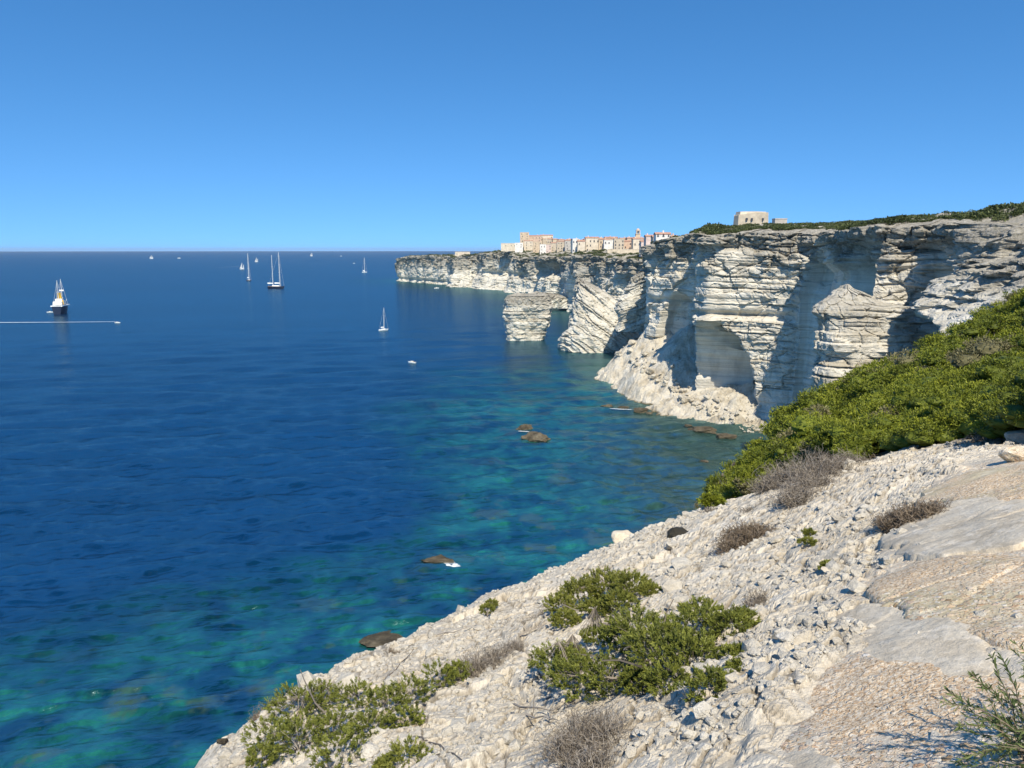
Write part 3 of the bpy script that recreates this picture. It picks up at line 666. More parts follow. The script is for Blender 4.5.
HS = [ # x0,x1,ytop,ybase,Y,colour,label,roof,cols,deep
 (455, 470, 252, 255, 1370, 'cream', 'low pale house alone on the outer headland left of the town', 'flat', 4, 12),
 (501, 516, 243.4, 246.8, 1230, 'cream', 'long low pale building at the left end of the town skyline', 'flat', 5, 14),
 (515, 523, 243, 248, 1200, 'white', 'small white house between the long low building and the tall tower block', 'flat', 2, 12),
 (520, 529, 232.5, 247, 1235, 'ochre', 'tall square tower-like house at the highest left corner of the town', 'flat', 2, 12),
 (528, 541, 235, 247, 1250, 'salmon', 'wide orange house with tiled roof just right of the tower-like house', 'gable', 4, 14),
 (540, 553, 234.5, 246, 1255, 'cream', 'cream block with a dark red roof at the end of the upper row', 'gable', 4, 14),
 (524, 533, 240, 249, 1215, 'cream', 'cream house directly below the tower-like house', 'gable', 2, 12),
 (533, 542, 242, 252, 1190, 'ochre', 'ochre house in the middle of the left cluster above the cliff', 'flat', 2, 12),
 (540, 546, 244.5, 254, 1150, 'white', 'narrow bright white house on the cliff edge with a pink neighbour', 'flat', 2, 10),
 (546, 551, 245, 255, 1150, 'pink', 'narrow pale pink house on the cliff edge beside the white one', 'flat', 2, 10),
 (551, 558, 242, 254, 1160, 'sand', 'sand coloured house on the edge right of the pink one', 'gable', 2, 11),
 (557, 566, 240.5, 252, 1120, 'sand', 'weathered sand house with tiled roof left of the middle gap', 'gable', 3, 12),
 (565, 573, 239.5, 250, 1100, 'grey', 'grey plaster house in the gap in the middle of the town', 'gable', 2, 12),
 (572.5, 578, 239, 252, 830, 'white', 'slim white house left of the two tall cream ones', 'flat', 2, 10),
 (577.5, 585, 240, 252.5, 815, 'cream', 'cream house with shutters next to the slim white house', 'gable', 2, 10),
 (585.5, 599, 236.5, 251.5, 820, 'cream', 'largest cream house with a long balcony at the centre of the town', 'gable', 4, 13),
 (598.5, 604, 238, 252, 818, 'ochre', 'thin ochre house wedged right of the largest cream house', 'gable', 1, 11),
 (604, 614, 240.5, 251.5, 805, 'white', 'bright white house with dark window openings above the rampart', 'flat', 3, 10),
 (605, 618, 236.5, 242, 870, 'ochre', 'ochre house with tiled roof rising behind the bright white house', 'gable', 4, 13),
 (614, 624, 239, 250, 800, 'sand', 'plain sand coloured house right of the bright white house', 'flat', 3, 11),
 (623.5, 632, 240, 249, 810, 'salmon', 'low salmon house with a red roof left of the bell tower', 'gable', 2, 11),
 (633, 641, 237.5, 246, 790, 'cream', 'church-like cream house at the foot of the bell tower', 'gable', 2, 12),
 (641, 648, 240, 249, 700, 'pink', 'small pink house with a red front right of the bell tower', 'gable', 2, 10),
 (646, 654, 234.5, 241, 640, 'pink', 'small pink house standing near the skyline right of the bell tower', 'gable', 2, 10),
 (653, 659, 235, 240, 560, 'salmon', 'tiny salmon house with tiled roof at the right end of the town', 'gable', 1, 9),
 (656, 671, 232, 238, 520, 'white', 'bright white low house topmost at the right end of the town', 'gable', 3, 9),
 (672, 678, 235, 238.5, 500, 'salmon', 'little red-roofed hut on the cliff top farthest right of the town', 'gable', 1, 6),
]
for h in HS: house(*h[:7], roof=h[7], cols=h[8], deep=h[9])
for i in range(20):
    x = 529 + i * 6.2 + random.uniform(-1.5, 1.5); yb = float(np.interp(x, [529, 560, 600, 650], [241, 243, 241.5, 240])); wpx = random.uniform(4.5, 7.5); Yd = float(np.interp(x, [529, 570, 575, 655], [1290, 1180, 900, 800]))
    house(x, x + wpx, yb - random.uniform(2.6, 4.2), yb + 5, Yd, random.choice(['cream', 'sand', 'pink', 'ochre', 'salmon', 'cream']), 'small tile-roofed house packed in the back row of the town', 'gable', 2, 2, 10, tilted=random.uniform(-25, 25), group='back row houses of the town')
# bell tower
def bell_tower():
    Y = 800; b_ = at(638, 242, Y); t_ = at(638, 228.3, Y); H = t_.z - b_.z
    e = empty('bell_tower', b_, 'slender square bell tower with a small dome rising above the roofs', 'bell tower')
    bm = bmesh.new(); box(bm, -2.3, 2.3, 0, 4.6, -6, H * .55); box(bm, -2.6, 2.6, -.3, 4.9, H * .55, H * .6)
    bm_obj('shaft', bm, M['wall_ochre'], e)
    bm = bmesh.new()
    for sx in (-1.9, 1.3):
        for sy in (.2, 3.6): box(bm, sx, sx + .8, sy, sy + .8, H * .6, H * .83)
    box(bm, -2.2, 2.2, 0, 4.6, H * .83, H * .88); bm_obj('belfry', bm, M['wall_cream'], e)
    bm = bmesh.new(); bmesh.ops.create_uvsphere(bm, u_segments=14, v_segments=8, radius=1.7, matrix=Matrix.Translation((0, 2.3, H * .88))); bm_obj('dome', bm, M['wall_salmon'], e, True)
    bm = bmesh.new(); box(bm, -.7, .7, 1.8, 2.6, H * .62, H * .78); bm_obj('bell', bm, M['shutter'], e)
bell_tower()
def slab_wall(x0, x1, y0, y1, Y, label, mat, name='rampart', cat='rampart'):
    a = at(x0, y1, Y); c = at(x1, y0, Y); W = c.x - a.x; H = c.z - a.z
    o_ = empty(name, ((a.x + c.x) / 2, Y, a.z), label, cat)
    bm = bmesh.new(); n = 14; vs = []
    for i in range(n + 1):
        x = -W / 2 + W * i / n; hj = H + random.uniform(-.4, .3)
        vs.append([bm.verts.new(q) for q in ((x, -1.2 + random.uniform(-.2, .2), -1.5), (x, 0, hj), (x, 3, hj), (x, 3, -1.5))])
    for p, q in zip(vs, vs[1:]):
        for k in range(4): bm.faces.new((p[k], p[(k + 1) % 4], q[(k + 1) % 4], q[k]))
    bm.faces.new(vs[0]); bm.faces.new(vs[-1][::-1]); bm_obj('wall', bm, mat, o_)
    bm = bmesh.new(); box(bm, -W / 2, W / 2, -.2, .2, H + .02, H + .5); bm_obj('coping', bm, M['wall_cream'], o_)
slab_wall(607, 641, 249.5, 259, 775, 'long tan stone rampart on the cliff edge below the right half of the town', M['wall_stone'])
slab_wall(583, 603, 252.5, 255.5, 795, 'short pale terrace wall under the largest cream house', M['wall_cream'], 'terrace_wall', 'wall')

# ruined fort on the ridge
def fort():
    Y = 395; b_ = at(752.5, 227, Y); H = at(752, 212.2, Y).z - b_.z; u = Y / F
    e = empty('fort', b_, 'square ruined stone fort with small dark windows on the ridge', 'fort')
    pts = [(-17 * u, 3), (-15 * u, -2), (1 * u, -4.5), (16 * u, 1.5), (18 * u, 9), (-12 * u, 12)]
    bm = bmesh.new(); lo = [bm.verts.new((x * 1.05, y, -4)) for x, y in pts]
    hts = [.68, .70, 1, 1, .80, .75]
    hi = [bm.verts.new((x, y + (.3 if y < 2 else 0), H * h)) for (x, y), h in zip(pts, [.74, .82, .96, 1., .84, .9])]
    n = len(pts)
    for i in range(n): bm.faces.new((lo[i], lo[(i + 1) % n], hi[(i + 1) % n], hi[i]))
    bm.faces.new(hi); bm_obj('wall', bm, M['wall_stone'], e)
    bm = bmesh.new(); hi2 = [(x * .9, y * .9 + 1, H * .9) for x, y in pts]
    lo_ = [bm.verts.new((x, y, z - 2)) for x, y, z in hi2]; up = [bm.verts.new((x * .97, y, H * 1.04)) for x, y, z in hi2]
    for i in range(n): bm.faces.new((lo_[i], lo_[(i + 1) % n], up[(i + 1) % n], up[i]))
    bm.faces.new(up); bm_obj('parapet', bm, M['wall_cream'], e)
    for x, y, z in ((-8 * u, -3.3, H * .42), (-3.4 * u, -4., H * .40), (8.6 * u, -1.7, H * .42)):
        bm = bmesh.new(); box(bm, x - .45, x + .45, y - .35, y + .6, z, z + 1.3); bm_obj('window', bm, M['glass'], e)
fort()
e = house(775, 787, 219.2, 222.5, 425, 'grey', 'low grey ruined walls half hidden by scrub right of the fort', 'flat', 2, 3, 5, 'ruin', wnd=False, group=None)

# ------------------------------------------------------------------ leaves, twigs, stones
def quads(C, D, L, Wd, bend=.0):
    """leaf blades at C along unit D"""
    n = len(C); r = rng.normal(size=(n, 3)); S = np.cross(D, r); S /= np.linalg.norm(S, axis=1)[:, None] + 1e-9
    L = L[:, None]; Wd = Wd[:, None]
    V = np.stack([C - S * Wd * .35, C + S * Wd * .35, C + D * L * .6 + S * Wd * .5, C + D * L, C + D * L * .6 - S * Wd * .5], 1)
    return V
def leafmesh(name, C, D, L, Wd, tint, mat, parent=None):
    V = quads(C, D, L, Wd); n = len(C)
    Fc = np.arange(n * 5).reshape(n, 5)
    me = np_mesh(name, V.reshape(-1, 3), Fc, False, {'tint': np.repeat(tint, 5)})
    return link(name, me, mat, parent)
def unit(v): return v / (np.linalg.norm(v, axis=-1, keepdims=True) + 1e-9)
def tubes(paths, radii, name, mat, parent=None, tint=None):
    Vs = []; Fs = []; T = []; o = 0
    for k, (p, r) in enumerate(zip(paths, radii)):
        p = np.asarray(p, float); m = len(p); t = unit(np.gradient(p, axis=0)); a = unit(np.cross(t, [.3, .2, .93])); b_ = np.cross(t, a)
        rr = np.linspace(r, r * .35, m)[:, None]
        ring = np.stack([p + rr * (a * math.cos(q) + b_ * math.sin(q)) for q in (0, 2.094, 4.189)], 1)
        Vs.append(ring.reshape(-1, 3)); Fs.append(grid_faces(m, 3, True) + o); o += m * 3; T.append(np.full(m * 3, random.random()))
    me = np_mesh(name, np.concatenate(Vs), np.concatenate(Fs), False, {'tint': np.concatenate(T)})
    return link(name, me, mat, parent)
def wander(p, d, L, n=5, j=.25, grav=0.):
    out = [np.array(p, float)]; d = np.array(d, float)
    for i in range(n):
        d = unit(d + rng.normal(size=3) * j + np.array([0, 0, grav])); out.append(out[-1] + d * L / n)
    return out

def juniper(name, label, cat, lobes, hgt, mat, leafL=.021, leafW=.0055, dens=1., up=.5, nbr=22, flat=.6, twigmat='wood'):
    """lobes: (px, py, radius px) on the ground"""
    P = []
    for px, py, rp in lobes:
        g = ground_hit(px, py + rp * .35); P.append((g, rp / F * g.y * 1.0))
    c = sum((g for g, _ in P), Vector()) / len(P); e = empty(name, c, label, cat)
    Cs = []; Ds = []; Ti = []; br = []; rad = []
    root = np.array([0, 0, -.03])
    for g, r in P:
        o = np.array(g - c) + np.array([0, 0, min(hgt, r * .75)])
        r = r * 1.25; n = int(100 * dens * max(1, (r / .16)) ** 1.6)
        for _ in range(n):
            q = unit(rng.normal(size=3)); q[2] = abs(q[2]) * .9 - .15; q = unit(q)
            rr = r * rng.uniform(.25, 1.08) ** .6
            b_ = o + q * rr * np.array([1, 1, flat]); d = unit(q * np.array([1, 1, .5]) + np.array([0, 0, up]) + rng.normal(size=3) * .25)
            sl = rng.uniform(.4, 1.) * min(r, .2) * .36; m = int(rng.integers(22, 38)); t = rng.random(m)
            tt = rng.uniform(0, 1) * .55
            Cs.append(b_ + d * (t * sl)[:, None] + rng.normal(size=(m, 3)) * .004); Ds.append(unit(d + rng.normal(size=(m, 3)) * .55)); Ti.append(np.clip(tt + t * .35 + rng.normal(size=m) * .08, 0, 1))
            if _ % 6 == 0: br.append(wander(o * np.array([1, 1, .3]), unit(b_ - o * np.array([1, 1, .3])), np.linalg.norm(b_ - o * np.array([1, 1, .3])), 4, .12)); rad.append(.0035)
        br.append(wander(root + rng.normal(size=3) * .05 * np.array([1, 1, 0]), unit(o - root), np.linalg.norm(o - root), 6, .12)); rad.append(.012)
    C = np.concatenate(Cs); leafmesh('foliage', C, np.concatenate(Ds), rng.uniform(.6, 1.2, len(C)) * leafL, np.full(len(C), leafW), np.concatenate(Ti), M[mat], e)
    tubes(br, rad, 'branches', M[twigmat], e); return e
def drybush(name, label, cat, lobes, mat, n=420, rad=.0035, hk=1., leaves=0):
    P = []
    for px, py, rp in lobes:
        g = ground_hit(px, py + rp * .45); P.append((g, rp / F * g.y))
    c = sum((g for g, _ in P), Vector()) / len(P); e = empty(name, c, label, cat)
    pa = []; ra = []
    for g, r in P:
        o = np.array(g - c)
        for k in range(int(n / len(P))):
            st = o + rng.normal(size=3) * np.array([r * .3, r * .3, 0]); d = unit(rng.normal(size=3) * np.array([1, 1, .35]) + np.array([0, 0, .75]))
            L = min(r, .9) * rng.uniform(.55, 1.15) * hk; p = wander(st - [0, 0, .02], d, L, 4, .36, .05); pa.append(p); ra.append(rad)
            for _ in range(3):
                i = int(rng.integers(1, 5)); pa.append(wander(p[i], unit(p[i] - p[i - 1] + rng.normal(size=3) * .55), L * rng.uniform(.2, .5), 3, .4)); ra.append(rad * .6)
    tubes(pa, ra, 'twigs', M[mat], e)
    return e

# foreground plants
juniper('juniper_bush', 'big green juniper bush sprawling in the middle of the pale slope', 'juniper',
        [(558, 672, 22), (580, 690, 26), (612, 686, 24), (572, 665, 14), (640, 645, 30), (665, 665, 34), (700, 640, 26), (725, 634, 20), (744, 622, 10), (690, 668, 30), (672, 690, 22), (712, 700, 24), (640, 690, 16), (700, 620, 16), (618, 648, 16), (594, 640, 10)], .2, 'juniper', dens=1.25)
juniper('juniper_bush', 'small juniper clump just right of the big sprawling juniper', 'juniper', [(738, 662, 12), (742, 676, 12), (748, 654, 7)], .12, 'juniper')
juniper('mat_bush', 'low olive green mat bush with fine needles at the cliff edge', 'bush',
        [(560, 612, 13), (580, 600, 18), (605, 592, 20), (630, 592, 16), (650, 596, 9), (565, 625, 12), (620, 608, 14), (595, 615, 12)], .12, 'olive', leafL=.022, leafW=.0065, dens=1.5, up=.8)
juniper('juniper_bush', 'straggly yellow green juniper with bare branches near the bottom left of the slope', 'juniper',
        [(300, 716, 26), (322, 704, 18), (272, 745, 22), (300, 748, 26), (335, 735, 20), (340, 760, 22), (358, 705, 18), (385, 712, 20), (410, 700, 18), (372, 735, 18), (440, 684, 16), (458, 676, 11), (262, 764, 14), (405, 725, 14)], .2, 'juniper', dens=.85)
juniper('green_tuft', 'small bright green tuft at the very bottom edge below the straggly juniper', 'bush', [(408, 764, 18), (388, 770, 10)], .1, 'olive', dens=.8)
juniper('green_tuft', 'small green tuft at the left end of the big evergreen scrub', 'bush', [(712, 497, 9), (722, 490, 10), (733, 482, 9)], .2, 'scrub', leafL=.06, leafW=.02)
drybush('dead_bush', 'dense dead grey twiggy bush below the big sprawling juniper', 'dead bush', [(592, 728, 34), (575, 745, 30), (612, 735, 28), (596, 760, 30)], 'drygrey', 1700, .0024, 1.25)
drybush('dead_bush', 'widest dead grey bush at the foot of the evergreen scrub', 'dead bush', [(790, 474, 30), (820, 466, 36), (848, 460, 26), (800, 492, 24), (775, 482, 22), (815, 480, 26)], 'drygrey', 4200, .005, .85)
drybush('dead_bush', 'rounded dark brown dried cushion left of the widest dead bush', 'dead bush', [(744, 537, 20), (735, 545, 15), (756, 532, 15)], 'drybrown', 2200, .006, 1.2)
drybush('dead_bush', 'flat brown grey dry bush between pale rubble and the path boulders', 'dead bush', [(893, 520, 14), (912, 515, 16), (932, 510, 14)], 'drybrown', 1300, .0045, 1.35)
drybush('dead_bush', 'little dry grey tuft on the rubble right of the olive mat bush', 'dead bush', [(760, 592, 14), (752, 600, 9)], 'drygrey', 220, .0022)
drybush('dead_bush', 'tangle of thin grey twigs beside the straggly juniper', 'dead bush', [(480, 660, 22), (500, 652, 20), (455, 668, 16), (515, 645, 12)], 'drygrey', 900, .0024, 1.2)
drybush('dead_bush', 'sparse grey twigs at the left end of the olive mat bush', 'dead bush', [(530, 618, 14), (512, 624, 12), (545, 610, 10)], 'drygrey', 260, .0025)
drybush('dead_bush', 'dry twigs inside the lower side of the olive mat bush', 'dead bush', [(600, 622, 12), (615, 618, 10)], 'drygrey', 240, .0025)
drybush('dead_bush', 'reddish brown dried bush on the cliff edge left of the straggly juniper', 'dead bush', [(275, 702, 16), (262, 712, 13), (288, 696, 12), (270, 722, 10)], 'drybrown', 520, .0028)
drybush('dead_bush', 'pale grey bush at the lower border of the evergreen scrub', 'dead bush', [(916, 428, 14), (908, 436, 10)], 'drygrey', 500, .004)
drybush('dead_bush', 'grey green dry bush at the right end of the scrub border', 'dead bush', [(985, 436, 16), (1000, 430, 14), (968, 436, 10)], 'drygrey', 600, .004)
drybush('dead_bush', 'small dry plant with stiff stems beside the large pebbly boulder', 'dead bush', [(728, 722, 13), (716, 728, 9), (738, 716, 8)], 'drygrey', 160, .004, .9)
drybush('dead_bush', 'dark grey brown strip of low dead twigs left of the widest dead bush', 'dead bush', [(752, 508, 12), (765, 504, 13), (776, 500, 12)], 'drygrey', 460, .005, .8)
drybush('dead_bush', 'low dark twigs at the cliff edge under the left end of the evergreen scrub', 'dead bush', [(712, 508, 10)], 'drygrey', 120, .005, .8)
drybush('dry_tuft', 'tiny dry tuft near the cliff edge above the straggly juniper', 'dry plant', [(390, 648, 7), (398, 650, 5)], 'drybrown', 90, .002)
juniper('dry_tuft', 'tiny yellow green sprig on the cliff edge left of the olive mat bush', 'dry plant', [(487, 612, 6), (492, 606, 5)], .05, 'olive', dens=.7)
juniper('dry_tuft', 'tiny green sprig on the rubble just above the pale slanted stone', 'dry plant', [(828, 570, 6)], .05, 'olive', dens=.7)
juniper('dry_tuft', 'thin green stem plant on the rubble beside the brown cushion', 'dry plant', [(807, 545, 6), (809, 536, 5)], .05, 'olive', dens=.5)
def cushion():
    g = ground_hit(678, 541); r = 12 / F * g.y; bm = bmesh.new(); bmesh.ops.create_icosphere(bm, subdivisions=4, radius=r)
    for v in bm.verts:
        k = 1 + .16 * float(fbm(v.co.x / r * 2.5, v.co.y / r * 2.5, v.co.z / r * 2.5, 4, 2)); v.co = Vector((v.co.x * k, v.co.y * k, v.co.z * .72 * k))
    o = bm_obj('cushion_plant', bm, M['darkmoss']); o.location = g + Vector((0, 0, r * .4)); tag(o, 'dark brown rounded cushion plant on the cliff edge', 'cushion plant')
cushion()

# slender leafy plant in the lower right corner
def rosemary():
    e0 = ground_hit(1010, 780, .8); e = empty('leafy_plant', e0, 'plant with long stems of slender leaves reaching in from the right edge', 'leafy plant')
    base = np.array([.17, .0, .02]); pa = []; ra = []; Cs = []; Ds = []; Ti = []
    tips = [(940, 700), (952, 728), (958, 765), (972, 672), (990, 655), (1010, 650), (985, 745), (1000, 690), (1015, 700), (1022, 672), (968, 712), (975, 755), (995, 725), (1005, 745), (1018, 735), (1012, 765), (1035, 690), (1040, 720), (1030, 755), (990, 770), (1045, 660)]
    for k, (px, py) in enumerate(tips * 2):
        jx, jy = rng.normal() * 5 * (k >= len(tips)), rng.normal() * 6 * (k >= len(tips))
        tip = np.array(at(px + jx, py + jy, e0.y + rng.uniform(-.12, .28)) - e0); st = base + rng.normal(size=3) * np.array([.10, .07, 0]) + (np.array([0, 0, 0]))
        n = 9; t = np.linspace(0, 1, n)[:, None]; p = st + (tip - st) * t + np.array([0, 0, .05]) * np.sin(t * np.pi) + rng.normal(size=(n, 3)) * .004
        pa.append(p); ra.append(.0028)
        m = 62; q = rng.uniform(.22, 1, m); idx = q * (n - 1); i0 = np.clip(idx.astype(int), 0, n - 2); pp = p[i0] + (p[i0 + 1] - p[i0]) * (idx - i0)[:, None]
        dd = unit(p[i0 + 1] - p[i0]); Cs.append(pp); Ds.append(unit(dd * .9 + rng.normal(size=(m, 3)) * .5)); Ti.append(np.clip(rng.random() * .4 + q * .5, 0, 1))
    C = np.concatenate(Cs); leafmesh('leaves', C, np.concatenate(Ds), rng.uniform(.016, .034, len(C)), np.full(len(C), .0045), np.concatenate(Ti), M['rosemary'], e)
    tubes(pa, ra, 'stems', M['drybrown'], e)
rosemary()
# fallen branches
for pts, lab in (([(520, 640), (548, 627), (575, 620), (596, 618)], 'thin dry branch lying along the slope left of the olive mat bush'),
                 ([(438, 638), (462, 634), (478, 628)], 'short dry branch lying at the cliff edge near the twig tangle'),
                 ([(380, 690), (402, 668), (414, 654)], 'forked bare branch sticking up behind the straggly juniper'),
                 ([(412, 742), (440, 752), (462, 768)], 'curved dry root lying right of the small bright tuft'),
                 ([(512, 712), (540, 715), (560, 713)], 'dry stick lying on the slope left of the dense dead bush'),
                 ([(525, 722), (545, 724), (557, 728)], 'crooked dry stick, lower of the two left of the dense dead bush'),
                 ([(635, 742), (645, 752), (650, 766)], 'brown curved stick on the ground right of the dense dead bush')):
    g = [ground_hit(*p) for p in pts]; c = g[0]; pp = []
    for a_, b_ in zip(g, g[1:]):
        for t in (0, .33, .66): pp.append(np.array(a_.lerp(b_, t) - c) + [0, 0, .045] + rng.normal(size=3) * .008)
    pp.append(np.array(g[-1] - c) + [0, 0, .05]); e = empty('fallen_branch', c, lab, 'branch')
    sub = [wander(pp[i], unit(rng.normal(size=3) * [1, 1, .4] + [0, 0, .3]), .14, 3, .2) for i in (1, 2, 4) if i < len(pp)]
    tubes([pp], [.009], 'stick', M['wood'], e); [tubes([sb], [.004], 'side_twig', M['wood'], e) for sb in sub]

# evergreen scrub covering the bank on the right
def scrub():
    n = 5600; X = rng.uniform(5.5, 46, n * 8); Y = rng.uniform(8, 58, n * 8)
    clump = fbm(X * 1.25, Y * 1.25, 0, 3, 64)
    keep = (scrubmask(X, Y) > .5) & (pdist(X, Y, EDGE) < .6) & (X < .74 * Y + 3) & (rng.random(len(X)) < np.clip(11 / (Y + 2), .13, 1)) & (clump > -.16); X = X[keep][:n]; Y = Y[keep][:n]; clump = clump[keep][:n]
    N = len(X); r = rng.uniform(.20, .44, N) * (1 + Y / 60)
    Z = gsmooth(X, Y) + .12 + np.clip(clump + .16, 0, 1) * rng.uniform(.3, 1, N) * .85 * (1 + Y / 90)
    edge = 1 - sstep(0, 1.6, np.minimum(X - 6.3, Y - 8.6)); r = r * (1 - .45 * edge)
    Cs = []; Ds = []; L = []; W_ = []; Ti = []; 
    kinds = fbm(X / 3.1, Y / 3.1, 0, 3, 91); dry = fbm(X / 2.2 + 9, Y / 2.2, 0, 3, 95)
    for i in range(N):
        nt_ = int(np.clip(1100 / (Y[i] + 4), 18, 80) * r[i] / .27)
        q = rng.normal(size=(nt_, 3)); q[:, 2] = np.abs(q[:, 2]); q = unit(q)
        o = np.array([X[i], Y[i], Z[i] + .05]); hz = .50 + .2 * kinds[i]
        b_ = o + q * r[i] * np.array([1, 1, hz]) * rng.uniform(.80, 1.0, (nt_, 1))
        d = unit(q + [0, 0, .5] + rng.normal(size=(nt_, 3)) * .3); m = 8; sc = np.clip(Y[i] / 15, .75, 2.0)
        t = rng.random((nt_, m, 1)); pos = b_[:, None] + d[:, None] * t * .075 * sc + rng.normal(size=(nt_, m, 3)) * .02 * sc
        dd = unit(d[:, None] + rng.normal(size=(nt_, m, 3)) * .6)
        Cs.append(pos.reshape(-1, 3)); Ds.append(dd.reshape(-1, 3)); k = nt_ * m
        L.append(rng.uniform(.035, .06, k) * sc); W_.append(np.full(k, .017) * sc)
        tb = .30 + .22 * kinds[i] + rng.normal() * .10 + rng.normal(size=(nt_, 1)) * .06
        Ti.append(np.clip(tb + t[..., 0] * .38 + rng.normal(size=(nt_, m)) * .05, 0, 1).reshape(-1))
    bm = bmesh.new(); bmesh.ops.create_icosphere(bm, subdivisions=3, radius=1.); SV = np.array([v.co[:] for v in bm.verts]); SF = np.array([[v.index for v in f.verts] for f in bm.faces]); bm.free()
    isdry = (dry > .60) & (Y > 16)
    for nm, mk, mt, lab in (('evergreen_scrub', ~isdry, 'scrub', 'dense green evergreen scrub covering the bank above the bay'), ('dry_scrub', isdry, 'scrubdry', 'dull grey brown dry patches within the evergreen scrub')):
        ids = np.nonzero(mk)[0]
        if not len(ids): continue
        C = np.concatenate([Cs[i] for i in ids]); V = quads(C, np.concatenate([Ds[i] for i in ids]), np.concatenate([L[i] for i in ids]), np.concatenate([W_[i] for i in ids])).reshape(-1, 3)
        T = np.repeat(np.concatenate([Ti[i] for i in ids]), 5); n5 = len(C)
        DV = (X[ids, None], Y[ids, None], Z[ids, None]); kz = (.50 + .2 * kinds[ids])[:, None]; rr_ = r[ids, None] * .76
        P = np.stack([DV[0] + SV[None, :, 0] * rr_, DV[1] + SV[None, :, 1] * rr_, DV[2] + .05 + SV[None, :, 2] * rr_ * kz], -1)
        P = P + unit(SV)[None] * (fbm(P[..., 0] * 14, P[..., 1] * 14, P[..., 2] * 14, 3, 7) * .14)[..., None] * rr_[..., None]
        P = P.reshape(-1, 3); F1 = np.arange(n5 * 5).reshape(n5, 5); F2 = (SF[None] + (np.arange(len(ids)) * len(SV))[:, None, None]).reshape(-1, 3)
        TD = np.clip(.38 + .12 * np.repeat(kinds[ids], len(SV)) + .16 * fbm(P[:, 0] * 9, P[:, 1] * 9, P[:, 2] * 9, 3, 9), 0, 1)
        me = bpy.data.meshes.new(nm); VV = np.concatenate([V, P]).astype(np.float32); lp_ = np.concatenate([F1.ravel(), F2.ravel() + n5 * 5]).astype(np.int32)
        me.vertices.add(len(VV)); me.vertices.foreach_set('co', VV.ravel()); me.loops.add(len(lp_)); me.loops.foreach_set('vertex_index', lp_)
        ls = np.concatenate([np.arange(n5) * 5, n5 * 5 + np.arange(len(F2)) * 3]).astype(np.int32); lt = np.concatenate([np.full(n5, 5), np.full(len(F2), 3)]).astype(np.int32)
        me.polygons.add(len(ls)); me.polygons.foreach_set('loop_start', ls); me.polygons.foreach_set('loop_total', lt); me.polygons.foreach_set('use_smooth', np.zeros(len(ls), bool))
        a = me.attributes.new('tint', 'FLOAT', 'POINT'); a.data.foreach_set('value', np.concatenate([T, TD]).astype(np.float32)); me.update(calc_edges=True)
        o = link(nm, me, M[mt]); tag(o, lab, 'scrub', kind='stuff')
scrub()
for lobes, lab in (([(880, 366, 8), (868, 370, 7)], 'bare grey branches poking out of the upper left scrub'),
                   ([(962, 366, 13), (985, 362, 14), (945, 368, 9)], 'dull grey brown dry patch of bush within the scrub near its top'),
                   ([(1010, 365, 12), (1022, 350, 12)], 'dark grey twiggy bush at the right edge within the scrub')):
    drybush('dead_bush', lab, 'dead bush', [(a, b_, c) for a, b_, c in lobes], 'drygrey', 420, .012, 2.0)

# scrub on the far plateau
def far_scrub(rows, tt, name, label, n, size, tmax, lim, leaf):
    nq, nc, _ = rows.shape; C0 = []; Rr = []
    qi = rng.integers(0, nq - 1, n * 3); ci = rng.integers(0, nc - 1, n * 3); a = rng.random((n * 3, 1)); b_ = rng.random((n * 3, 1))
    P = rows[qi, ci] * (1 - a) * (1 - b_) + rows[qi + 1, ci] * a * (1 - b_) + rows[qi, ci + 1] * (1 - a) * b_ + rows[qi + 1, ci + 1] * a * b_
    q = np.hypot(P[:, 0] - rows[0, ci, 0], P[:, 1] - rows[0, ci, 1])
    ok = (tt[ci] < tmax) & (q < lim) & (fbm(P[:, 0] / 14, P[:, 1] / 14, 0, 4, 13) + np.clip((q - 3) / 9, -.8, 1.) > .12); P = P[ok][:n]; N = len(P)
    r = size * rng.uniform(.5, 1.4, N) * (1 + .5 * (fbm(P[:, 0] / 20, P[:, 1] / 20, 0, 3, 19)))
    m = 84; d = rng.normal(size=(N, m, 3)); d[..., 2] = np.abs(d[..., 2]); d = unit(d)
    C = P[:, None] + d * r[:, None, None] * np.array([1, 1, .6]) * rng.uniform(.6, 1, (N, m, 1))
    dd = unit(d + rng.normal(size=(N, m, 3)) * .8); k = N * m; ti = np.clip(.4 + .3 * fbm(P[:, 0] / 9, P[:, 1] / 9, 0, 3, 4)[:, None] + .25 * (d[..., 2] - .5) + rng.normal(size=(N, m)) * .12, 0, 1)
    L = np.repeat(r, m) * rng.uniform(.2, .36, k) * leaf
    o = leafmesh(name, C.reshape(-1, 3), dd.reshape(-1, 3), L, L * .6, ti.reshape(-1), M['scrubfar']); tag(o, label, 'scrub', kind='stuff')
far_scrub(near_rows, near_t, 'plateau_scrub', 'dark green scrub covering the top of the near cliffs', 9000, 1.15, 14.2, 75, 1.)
far_scrub(far_rows, far_t, 'headland_scrub', 'dull green scrub on the distant headland', 5000, 1.9, 22, 60, 1.)
